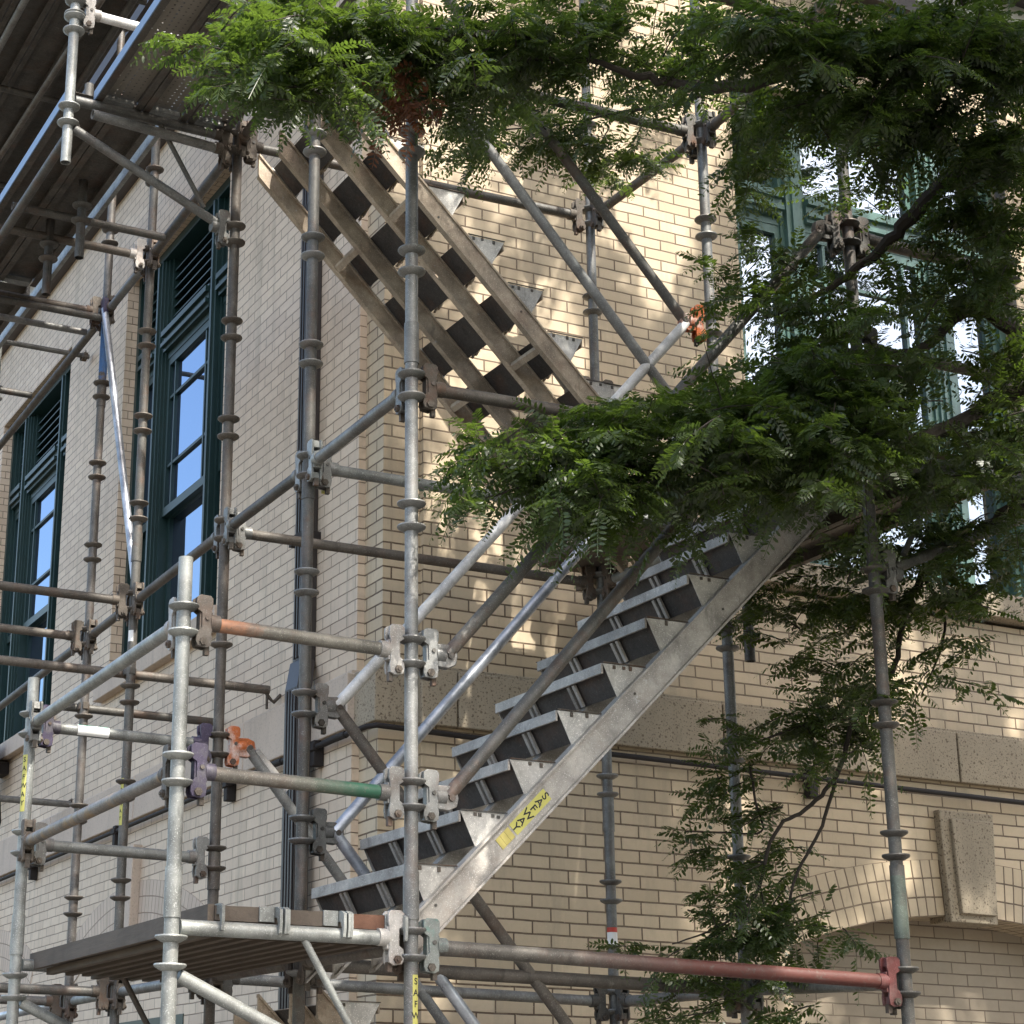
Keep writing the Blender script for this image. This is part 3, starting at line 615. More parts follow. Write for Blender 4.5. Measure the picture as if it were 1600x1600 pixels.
ledger((2.20, 7.95), (2.20, 13.1), 6.20, 'dark', 'dark tube along the outer edge under the upper walkway', ends=(0, 0))
ledger((2.95, 8.05), (2.95, 13.3), 8.04, 'dark', 'dark tube under the top walkway at the upper left', ends=(0, 0))
for i, (y, z) in enumerate(((9.55, 8.05), (10.9, 8.05), (12.2, 8.05), (9.0, 6.25), (10.12, 6.22), (11.6, 6.25))):
    ledger((2.18, y), (3.03, y), z, 'dark', ('nearest', 'second', 'farthest', 'nearest', 'second', 'farthest')[i]+(' cross tube under the top walkway' if i < 3 else ' cross tube under the lower long walkway'), ends=(0, 0), r=.022)
ledger((2.36, 8.7), (2.36, 13.2), 8.02, 'steel', 'grey tube along the outer side under the top walkway', ends=(0, 0), r=.022)
ledger((2.66, 8.7), (2.70, 13.2), 7.75, 'brown', 'brown tube slung low under the top walkway', ends=(0, 0), zb=8.0, r=.02)
# wall ties
t = ledger((1.9, 9.40), (3.87, 9.395), 3.905, 'brown', 'dark wall tie tube passing the rust speckled upright and ending beside the downspout', ends=(0, 0), group=None)
def swivel(parent, at, ax, mat='rusty'):
    ax = Vector(ax).normalized(); b = MB()
    b.lathe(Vector(at)-ax*.022, [(.026, 0), (.034, .004), (.034, .040), (.026, .044)], 16, ax)
    q = Vector((0, 0, 1)) if abs(ax.z) < .5 else Vector((1, 0, 0)); w_ = ax.cross(q).normalized()
    b.obox(Vector(at)+w_*.038, (ax, w_, q), (.018, .016, .022)); b.tube(Vector(at)+w_*.045-q*.035, Vector(at)+w_*.045+q*.04, .006, 8)
    b.obox(Vector(at)-w_*.036, (ax, w_, q), (.02, .012, .016))
    return b.build('clamp', M[mat], parent, at, bevel=.002)
swivel(t, (3.08, 9.396, 3.905), (1, 0, 0)); swivel(t, (3.061, 9.345, 3.905), (0, 0, 1), 'dark'); 
h = MB(); h.path([(3.84, 9.395, 3.905), (3.875, 9.395, 3.86), (3.90, 9.395, 3.84), (3.94, 9.395, 3.885)], .010, 8); h.tube((3.86, 9.395, 3.80), (3.86, 9.395, 3.88), .008, 8); h.build('hook', M['rusty'], t, (3.88, 9.395, 3.87))
t = ledger((2.95, 10.235), (3.92, 10.235), 3.885, 'dark', 'dark wall tie tube clamped to the blue painted upright below the window', ends=(0, 0), group=None)
swivel(t, (3.077, 10.225, 3.885), (1, 0, 0)); swivel(t, (3.077, 10.19, 3.885), (0, 0, 1))
t = ledger((3.0, 13.2), (3.93, 13.2), 3.845, 'steel', 'short grey wall tie at the left edge below the black floodlight', ends=(0, 0), group=None)
h = MB(); h.path([(3.90, 13.2, 3.845), (3.93, 13.2, 3.87), (3.945, 13.2, 3.88)], .012, 8); h.build('hook', M['rusty'], t, (3.92, 13.2, 3.85))
t = ledger((3.05, 13.35), (3.92, 13.35), 7.35, 'steel', 'thin grey wall tie above the farther left window', ends=(0, 0), group=None, r=.02)
swivel(t, (3.88, 13.35, 7.34), (1, 0, 0))

# inclined rails ----------------------------------------------------
def rail(a, za, b, zb, mat, label, ca='steel', cb='rusty', group='inclined stair rails of the scaffold', r=.0240):
    A = Vector((P[a][0].x, P[a][0].y, za)); B = Vector((P[b][0].x, P[b][0].y, zb)); dh = Vector((B.x-A.x, B.y-A.y, 0)).normalized()
    n = Vector((-dh.y, dh.x, 0)); d = (B-A).normalized()
    s_ = A + dh*.135 + Vector((0, 0, .005)); e = B - dh*.135 + Vector((0, 0, -.005))
    t = thing('stair_rail', label, 'scaffold rail', s_, group)
    d2 = (e-s_).normalized(); MB().tube(s_ - d2*.0, e, r, 18).build('tube', M[mat], t, s_)
    for at, q, m_ in ((A, dh, ca), (B, -dh, cb)):
        o = coupler(t, at, q, m_)
        b_ = MB(); b_.prism([(.075, -.040), (.135, -.045), (.165, -.030), (.172, 0), (.165, .030), (.135, .042), (.075, .040)], at - n*.016, q, Vector((0, 0, 1)), n, .032)
        b_.build('swivel_plate', M[m_], o, at, bevel=.003)
        MB().lathe(at + q*.145 - n*.024, [(.0001, 0), (.012, 0), (.012, .05), (.0001, .05)], 10, n).build('bolt', M['dark'], o, at)
    return t
rail('P2', 3.238, 'P10', 5.21, 'white', 'white flaking inclined rail rising from the white clamp left of the corner', 'c_white', 'c_orange')
rail('P1', 3.218, 'P11', 5.205, 'dark', 'dark inclined rail rising from the front upright, with a shiny upper length among the leaves', 'steel', 'dark')
rail('P2', 2.738, 'P10', 4.71, 'chrome', 'bright silver inclined rail crossing behind the front upright', 'steel', 'dark')
rail('P1', 2.718, 'P11', 4.705, 'dark', 'dark inclined rail lying over the left ends of the stair treads', 'steel', 'dark')
rail('P2', 7.24, 'P10', 5.21, 'dark', 'dark inclined rail falling from the top to the orange clamp', 'dark', 'c_orange')
rail('P2', 6.74, 'P10', 4.71, 'steel', 'grey green inclined rail falling from the top across the back upright', 'dark', 'dark')
rail('P4', 7.25, 'P8', 5.214, 'steel', 'grey inclined rail hugging the wall behind the upper stair', 'dark', 'dark')
rail('P2', 3.238, 'P10', 1.21, 'brown', 'dark inclined rail falling to the bottom from the white clamp', 'c_white', 'dark')
rail('P2', 2.738, 'P10', .71, 'chrome', 'silver inclined rail falling to the bottom under the front upright', 'steel', 'dark')
t = rail('P4', 3.252, 'P8', 1.215, 'steel', 'grey inclined rail with a mottled white upper end falling from the orange clamp', 'c_orange', 'dark')
A = Vector((3.003+.16, 7.866, 3.252-.16*.99)); 
MB().tube((3.175, 7.8615, 3.24), (3.33, 7.851, 3.077), TR+.002, 16).build('mottled_length', M['c_white'], t, (3.175, 7.86, 3.24))
# silver brace before the window
t = thing('diagonal_brace', 'thin shiny silver brace falling between the two uprights in front of the nearer left window', 'scaffold brace', (3.06, 10.1, 6.25))
MB().tube((3.045, 10.10, 6.27), (3.10, 9.39, 4.30), .0215, 16).build('tube', M['chrome'], t, (3.045, 10.1, 6.27))
MB().prism([(-.03, -.07), (.03, -.07), (.035, .06), (0, .08), (-.035, .06)], (3.03, 10.10, 6.27), (0, 1, 0), (0, 0, 1), (1, 0, 0), .03).build('clamp', M['c_purple'], t, (3.045, 10.1, 6.27), bevel=.003)
MB().prism([(-.03, -.05), (.03, -.05), (.035, .06), (-.035, .06)], (3.085, 9.39, 4.29), (0, 1, 0), (0, 0, 1), (1, 0, 0), .03).build('clamp', M['steel'], t, (3.1, 9.39, 4.3), bevel=.003)

# side brackets -----------------------------------------------------
def bracket(post, pl, z, label, mat='light', dmat='steel', cm='c_white'):
    A = P[post][0]; B = P[pl][0]; A = Vector((A.x, A.y, z)); B = Vector((B.x, B.y, z+.004)); d = (B-A).normalized()
    t = thing('side_bracket', label, 'scaffold bracket', A, 'side brackets under the platforms')
    MB().tube(A + d*.026, B - d*.09, .0245, 18).build('top_tube', M[mat], t, A)
    coupler(t, B, -d, cm)
    MB().tube(A + d*.03 + Vector((0, 0, -.15)), B - d*.10 + Vector((0, 0, -.475)), .0225, 16).build('diagonal', M[mat], t, A)
    coupler(t, B + Vector((0, 0, -.50)), -d, 'steel')
    m0 = A + d*.46 + Vector((0, 0, -.02)); e = A + d*.70 + Vector((0, 0, -.41))
    b = MB(); b.tube(m0, e, .0125, 10); b.build('strut', M[dmat], t, A)
    return t
bracket('P13', 'P4', 6.27, 'dark topped side bracket with a hanging post at the upper left', 'steel', 'dark', 'rusty')
bracket('P3', 'P1', 2.232, 'pale front bracket tube that carries the near ends of the planks', 'light', 'light', 'c_white')
bracket('P7', 'P4', 2.262, 'pale rear bracket tube under the far part of the plank platform', 'light', 'brown', 'rusty')
bracket('P12', 'P11', 4.245, 'bracket tube under the right landing among the leaves', 'steel', 'steel', 'dark')

# plank platform ----------------------------------------------------
for i, (x0, lab, y1, m_) in enumerate(((2.235, 'left plank of the low platform, with a worn grey side board', 7.90, 'wood'), (2.462, 'middle plank of the low platform, between the metal hooks', 8.02, 'wood'), (2.687, 'right plank of the low platform, its near end reddish brown', 8.02, 'woodred'))):
    t = thing('scaffold_plank', lab, 'plank', (x0, 5.83, 2.26), 'wooden planks of the low platform')
    zc = 2.262
    pb = MB(); nseg = 12
    for k in range(nseg):
        a0 = 5.83+(y1-5.83)*k/nseg; a1 = 5.83+(y1-5.83)*(k+1)/nseg
        sg = lambda y: -.012*math.sin(PI*(y-5.83)/(y1-5.83))
        pb.hexa([(x0, a0, zc+sg(a0)), (x0+.218, a0, zc+sg(a0)), (x0+.218, a1, zc+sg(a1)), (x0, a1, zc+sg(a1)), (x0, a0, zc+.046+sg(a0)), (x0+.218, a0, zc+.05+sg(a0)), (x0+.218, a1, zc+.05+sg(a1)), (x0, a1, zc+.046+sg(a1))])
    pb.build('board', M[m_], t, (x0, 5.83, zc))
    jb = MB()
    for xx in (x0+.02, x0+.10, x0+.17): jb.box((xx, 5.98, zc-.040), (xx+.030, y1-.12, zc-.014))
    jb.build('joist', M['woodlt'], t, (x0, 5.9, zc))
    if i == 0: MB().box((x0-.022, 5.84, zc-.016), (x0-.001, y1-.01, zc+.050)).build('side_board', M['wood'], t, (x0, 5.84, zc))
    for xx in ((x0+.004,) if i == 0 else (x0-.004, x0+.004+.0)):
        h = MB(); h.prism([(.02, .056), (-.022, .056), (-.045, .046), (-.046, .0), (-.040, -.030), (-.031, -.033), (-.030, .0), (-.018, .022), (.02, .022)], (xx, 5.825, zc-.005), (0, 1, 0), (0, 0, 1), (1, 0, 0), .010); h.build('hook', M['light'], t, (xx, 5.825, zc))
    h = MB(); h.prism([(.02, .056), (-.022, .056), (-.045, .046), (-.046, .0), (-.040, -.030), (-.031, -.033), (-.030, .0), (-.018, .022), (.02, .022)], (x0+.204, 5.825, zc-.005), (0, 1, 0), (0, 0, 1), (1, 0, 0), .010); h.build('hook', M['light'], t, (x0+.2, 5.825, zc))
    h = MB(); h.box((x0+.150, 5.822, zc+.002), (x0+.203, 5.829, zc+.052)); h.build('end_plate', M['light'], t, (x0+.19, 5.8, zc), bevel=.001)

def steel_plank(x0, x1, y0, y1, z, label, group, mat='perf', edge='steel', seam=2):
    t = thing('deck_plank', label, 'deck plank', (x0, y0, z), group)
    MB().box((x0+.004, y0, z+.045), (x1-.004, y1, z+.047)).build('deck', M[mat], t, (x0, y0, z))
    b = MB(); b.box((x0+.002, y0, z-.005), (x0+.022, y1, z+.0445)); b.box((x1-.022, y0, z-.005), (x1-.002, y1, z+.0445))
    b.box((x0+.022, y0, z-.004), (x0+.036, y1, z)); b.box((x1-.036, y0, z-.004), (x1-.022, y1, z))
    b.build('side_rail', M['deck'], t, (x0, y0, z))
    if edge == 'pad': MB().box((x0-.004, y0, z-.004), (x0+.0015, y1, z+.048)).build('outer_edge', M['pad'], t, (x0, y0, z))
    h = MB(); h.box((x0+.04, y1-.02, z+.01), (x1-.04, y1+.035, z+.035)); h.build('end_hook', M['light'], t, (x0, y1, z)); return t
GP = 'perforated steel planks of the upper platform'
steel_plank(2.262, 2.495, 5.70, 7.86, 6.30, 'perforated deck plank with a pale blue outer edge at the upper left', GP, 'perf', 'pad')
steel_plank(2.497, 2.728, 5.70, 7.86, 6.30, 'perforated deck plank in the middle of the upper platform', GP)
steel_plank(2.730, 2.955, 5.70, 7.86, 6.30, 'perforated deck plank beside the upper stair head', GP)
GW = 'deck planks of the walkways along the left wall'
steel_plank(2.15, 2.385, 7.95, 10.10, 6.33, 'near walkway plank with the blue outer edge, behind the hanging post', GW, 'deck', 'pad')
steel_plank(2.388, 2.62, 7.95, 10.10, 6.33, 'near walkway plank on the wall side, behind the hanging post', GW, 'deck')
steel_plank(2.15, 2.385, 10.22, 13.1, 6.33, 'far walkway plank with a pale outer edge at the left edge of the picture', GW, 'deck', 'pad')
steel_plank(2.388, 2.62, 10.22, 13.1, 6.33, 'far walkway plank on the wall side at the left edge of the picture', GW, 'deck')
for i, x0 in enumerate((2.088, 2.325, 2.562, 2.799)):
    steel_plank(x0, x0+.235, 8.6, 13.3, 8.12, ('outermost', 'outer middle', 'inner middle', 'innermost')[i]+' plank of the dark top walkway in the upper left corner', GW, 'deck', 'pad' if i == 0 else '')
# light toe board and head beam seen over the white frieze
t = thing('toe_board', 'pale narrow board along the upper walkway beside the white frieze', 'board', (2.70, 8.0, 6.5)); MB().box((2.66, 8.0, 6.34), (2.685, 13.2, 6.40)).build('board', M['light'], t, (2.7, 8, 6.4))

# right landing -------------------------------------------------------
for i in range(3):
    steel_plank(4.99+.25*i, 4.99+.25*i+.24, 5.72, 8.05, 4.275, ('inner', 'middle', 'outer')[i]+' plank of the dark right landing above the leaves', 'planks of the right landing', 'deck')
for i in range(2):
    t = thing('landing_board', ('front', 'back')[i]+' wooden board between the stairs on the right landing', 'board', (4.7, 6, 4.3)); y = (5.85, 6.95)[i]
    MB().box((4.66, y, 4.30), (4.96, y+.9, 4.34)).build('board', M['wood'], t, (4.7, y, 4.3))

# stairs --------------------------------------------------------------
def stair(x_first, z_first, n, up_dir, y0, y1, label, mats, off=.178, wv=.150, fw=.024):
    """up_dir +1: climbs toward +X. nosing of step i at x_first+up_dir*.2025*i, z_first+.2*i"""
    sm_, tm, pm = mats; u = up_dir; L = .2025
    root = thing('scaffold_stair', label, 'stair', (x_first, y0, z_first), 'stair flights of the scaffold')
    w_ = y1-y0
    # stringers
    xa, xb = x_first-u*.02, x_first+u*(L*(n-1)+.27); dx = xb-xa
    line = lambda x: z_first + (u*(x-x_first)-off)*(.2/L)    # top line of the stringer
    for k, f in enumerate((0, .30, .70, 1)):
        y = y0+f*w_; e = -.012 if f == 0 else (.012 if f == 1 else 0)
        b = MB(); t_ = .007
        za, zb = line(xa), line(xb)
        for (o0, o1, ya, yb) in ((0, -wv, y-t_+e, y+t_+e), (.0, -.012, y-fw+e, y-t_+e-.0004), (0, -.012, y+t_+e+.0004, y+fw+e), (-wv+.012, -wv, y-fw+e, y-t_+e-.0004), (-wv+.012, -wv, y+t_+e+.0004, y+fw+e)):
            b.hexa([(xa, ya, za+o1), (xb, ya, zb+o1), (xb, yb, zb+o1), (xa, yb, za+o1), (xa, ya, za+o0), (xb, ya, zb+o0), (xb, yb, zb+o0), (xa, yb, za+o0)])
        b.build('stringer', M[sm_], root, (xa, y, za))
        if k == 0:
            for q in range(5):
                x = xa+dx*(.06+.22*q); z = line(x)-.05-.035*(q % 2); MB().tube((x, y-t_+e-.001, z), (x, y-t_+e-.003, z), .0055, 8).build('rivet', M['dark'], root, (x, y, z))
    for q in (.12, .45, .78):
        for fa, fb in ((0, .30), (.70, 1)):
            x = xa+dx*q; z = line(x)-wv*.9; ya, yb = y0+fa*w_+.008, y0+fb*w_-.008
            MB().hexa([(x-.010, ya, z), (x+.010, ya, z+u*.0197), (x+.010, yb, z+u*.0197), (x-.010, yb, z), (x-.010, ya, z+.016), (x+.010, ya, z+.016+u*.0197), (x+.010, yb, z+.016+u*.0197), (x-.010, yb, z+.016)]).build('cross_tie', M[sm_], root, (x, ya, z))
    for i in range(n):
        x = x_first+u*L*i; z = z_first+.2*i
        q0 = off-.178
        b = MB(); b.prism([(u*a, c) for a, c in ((.004, -.002), (.168+q0, -.002), (.062+q0*.5, -.112-q0*.5))], (x, y0+.004, z), (1, 0, 0), (0, 0, 1), (0, 1, 0), w_-.008)
        tr_ = b.build('tread', M['treadshade'], root, (x, y0, z))
        b = MB(); b.box((x-u*.006, y0+.002, z-.034), (x+u*.004, y1-.002, z+.006)); b.box((x+u*.0035, y0+.002, z+.0005), (x+u*.17, y1-.002, z+.006)); b.build('nosing', M[tm], tr_, (x, y0, z), bevel=.002)
        b = MB(); dvec = Vector((u*.058, 0, -.110)).normalized(); nrm = Vector((-u*.110, 0, -.058)).normalized()
        for f in (.27, .315, .655, .70):
            c = Vector((x+u*.033, y0+f*w_, z-.072)) + nrm*.006; MB().obox(c, (dvec, Vector((0, 1, 0)), nrm), (.045, .0085, .005)).build('rib', M[tm], tr_, c)
        rr = random.Random(i*7+int(u))
        for ye, s_ in ((y0, -1), (y1, 1)):
            ol = [(u*-.002, .004), (u*(.178+q0), .004)]
            # sawtooth weld edge along the stringer
            for q in range(9):
                f = q/8; a = .176+q0-(.176+q0-.064-q0*.5)*f; c = -.004-(.118+q0*.5)*f; j = rr.uniform(-.003, .005)
                ol.append((u*(a+j), c+j))
            ol += [(u*(.056+q0*.5), -.118-q0*.5)]
            b = MB(); b.prism(ol, (x, ye+s_*.0015 if s_ > 0 else ye-.0045, z), (1, 0, 0), (0, 0, 1), (0, 1, 0), .003); b.build('end_plate', M[pm], tr_, (x, ye, z))
            b = MB(); b.box((x-u*.003, ye-.012 if s_ < 0 else ye+.0046, z+.0062), (x+u*.185, ye-.0046 if s_ < 0 else ye+.012, z+.0095))
            for q in [g_ for g_ in (0, 1, 2, 3) if rr.random() < .5]: b.obox((x+u*(.04+.035*q+.02*rr.random()), ye-.0065 if s_ < 0 else ye+.0065, z-.004-.004*rr.random()), ((1, 0, 0), (0, 1, 0), (0, 0, 1)), (.006, .0018, .005+.004*rr.random()))
            b.build('edge_strip', M['rusty' if rr.random() < .6 else 'dark'], tr_, (x, ye, z))
    return root
lowst = stair(2.985, 2.5, 9, 1, 5.945, 6.76, 'lower stair rising to the right with pale end plates and a lettered grey stringer', ('stair_grey', 'stair_grey', 'plate'))
upst = stair(4.79+.178, 4.5, 9, -1, 6.925, 7.76, 'upper stair falling to the right, seen from below with beige stringers', ('stringer', 'stringer', 'plate'), .206, .126, .016)
st0 = stair(4.79+.178, .5, 9, -1, 6.925, 7.76, 'lowest stair just below the plank platform at the bottom edge', ('stringer', 'stringer', 'plate'), .206, .126, .016)

# stickers and lettering ---------------------------------------------
def letters(txt, org, right, upv, size, step, parent, mat, out, nm='lettering', bend=None):
    """stacked letters from org along -upv; each letter upright along upv"""
    right, upv, out = Vector(right).normalized(), Vector(upv).normalized(), Vector(out).normalized(); b = MB()
    for i, ch in enumerate(txt):
        cu = bpy.data.curves.new('t', 'FONT'); cu.body = ch; cu.size = size; cu.align_x = 'CENTER'; cu.align_y = 'CENTER'; cu.offset = size*.018
        ob = bpy.data.objects.new('t', cu); C.objects.link(ob); bpy.context.view_layer.update()
        me = bpy.data.meshes.new_from_object(ob); c = Vector(org) - upv*step*i
        for pg in me.polygons:
            pts = []
            for vi in pg.vertices:
                v = me.vertices[vi].co; 
                if bend: th = v.x/bend; p_ = c + right*math.sin(th)*bend + out*(math.cos(th)-1)*bend + upv*v.y
                else: p_ = c + right*v.x + upv*v.y
                pts.append(p_)
            b.face(pts)
        bpy.data.objects.remove(ob); bpy.data.curves.remove(cu); bpy.data.meshes.remove(me)
    return b.build(nm, M[mat], parent, org)
sdir = Vector((.2025, 0, .2)).normalized(); sn = Vector((-.2, 0, .2025)).normalized()
yF = 5.945-.012-.007
line0 = lambda x: 2.5+(x-2.985-.178)*(.2/.2025)
c0 = Vector((3.445, yF-.0012, line0(3.445)-.075))
lab = MB(); lab.obox(c0+sdir*.022, (sdir, sn, (0, 1, 0)), (.100, .024, .0008)); lb = lab.build('label', M['yellow'], lowst, c0)
lab = MB()
for q in range(3): lab.obox(c0-sdir*(.100+.024*q), (sdir, sn, (0, 1, 0)), (.0115, .022, .0008))
lab.build('label', M['yellowbrown'], lowst, c0)
letters('SAFWAY', c0+sdir*.108+Vector((0, -.0012, 0)), -Vector((-.2, 0, .2025)), sdir, .043, .0345, lb, 'ink', (0, -1, 0))
def wrap(pk, z0, z1, ang0, ang1, mat, parent=None, r=TR+.0010, nm='label'):
    x, y = P[pk][0].x, P[pk][0].y; b = MB(); k = 10
    for i in range(k):
        a, c = math.radians(ang0+(ang1-ang0)*i/k), math.radians(ang0+(ang1-ang0)*(i+1)/k)
        q = lambda t, z, rr: (x+rr*math.cos(t), y+rr*math.sin(t), z)
        b.face([q(a, z0, r), q(c, z0, r), q(c, z1, r), q(a, z1, r)], None, True)
    return b.build(nm, M[mat], parent or P[pk][1], (x, y, z0))
def polelabel(pk, z0, z1, ang, mat='yellow', txt=None, size=.026, half=30):
    o = wrap(pk, z0, z1, ang-half, ang+half, mat)
    if txt:
        out = Vector((math.cos(math.radians(ang)), math.sin(math.radians(ang)), 0)); rt = Vector((-out.y, out.x, 0))
        p0 = P[pk][0] + out*(TR+.0018)+Vector((0, 0, z1-.022))
        letters(txt, p0, rt, (0, 0, 1), size, (z1-z0-.02)/len(txt), o, 'ink', out, bend=TR+.0018)
    return o
polelabel('P7', 2.885, 3.125, 213, 'yellow', 'SAFWAY', .030)
polelabel('P5', 3.10, 3.34, 200, 'yellow', 'SAFWAY', .026)
polelabel('P1', 1.88, 2.12, 283, 'yellow', 'SAFWAY', .030, 26)
polelabel('P8', 2.47, 2.53, 240, 'paper', None, half=70); polelabel('P8', 2.53, 2.552, 240, 'redink', None, half=70)
polelabel('P4', 2.50, 2.55, 235, 'redink', None, half=40)
polelabel('P5', 4.06, 4.12, 225, 'paper', None, half=35)
def tubelabel(owner_label, frac0, frac1, mat, up=20, half=75):
    t = [o for o in bpy.data.objects if o.get('label') == owner_label][0]; tb = [c for c in t.children if c.name.startswith('tube')][0]
    co = [v.co for v in tb.data.vertices]; W0 = wloc(tb)
    pts = [W0+v for v in co]; 
    a = Vector((min(p.x for p in pts), 0, 0))
    A = sum(pts[:1], Vector()); 
    return t, pts
def strip(parent, A, B, f0, f1, mat, r, ang, half=70, nm='label'):
    A, B = Vector(A), Vector(B); d = (B-A).normalized(); n = Vector((-d.y, d.x, 0)).normalized(); u = n.cross(d)
    if u.z < 0: u = -u
    if n.y > 0: n = -n
    b = MB(); k = 10
    for i in range(k):
        t0, t1 = math.radians(ang-half+2*half*i/k), math.radians(ang-half+2*half*(i+1)/k)
        q = lambda t, p: p + (n*math.cos(t)+u*math.sin(t))*r
        p0, p1 = A+(B-A)*f0, A+(B-A)*f1
        b.face([q(t0, p0), q(t0, p1), q(t1, p1), q(t1, p0)], None, True)
    return b.build(nm, M[mat], parent, A)
byl = lambda s_: [o for o in bpy.data.objects if (o.get('label') or '').startswith(s_)][0]
A, B = (2.142, 7.842, 3.255), (3.003, 7.866, 3.252)
o = strip(byl('pale rail with a white and green'), A, B, .235, .40, 'paper', .0252, 10)
strip(o, A, B, .24, .33, 'greenink', .0256, 62, 8, 'print'); strip(o, A, B, .35, .395, 'greenink', .0256, 62, 8, 'print')
A, B = (2.934, 5.825, 4.222), (2.979, 6.858, 4.244)
strip(byl('level tube with a white sticker'), A, B, .72, .84, 'paper', .0252, 30, 100)
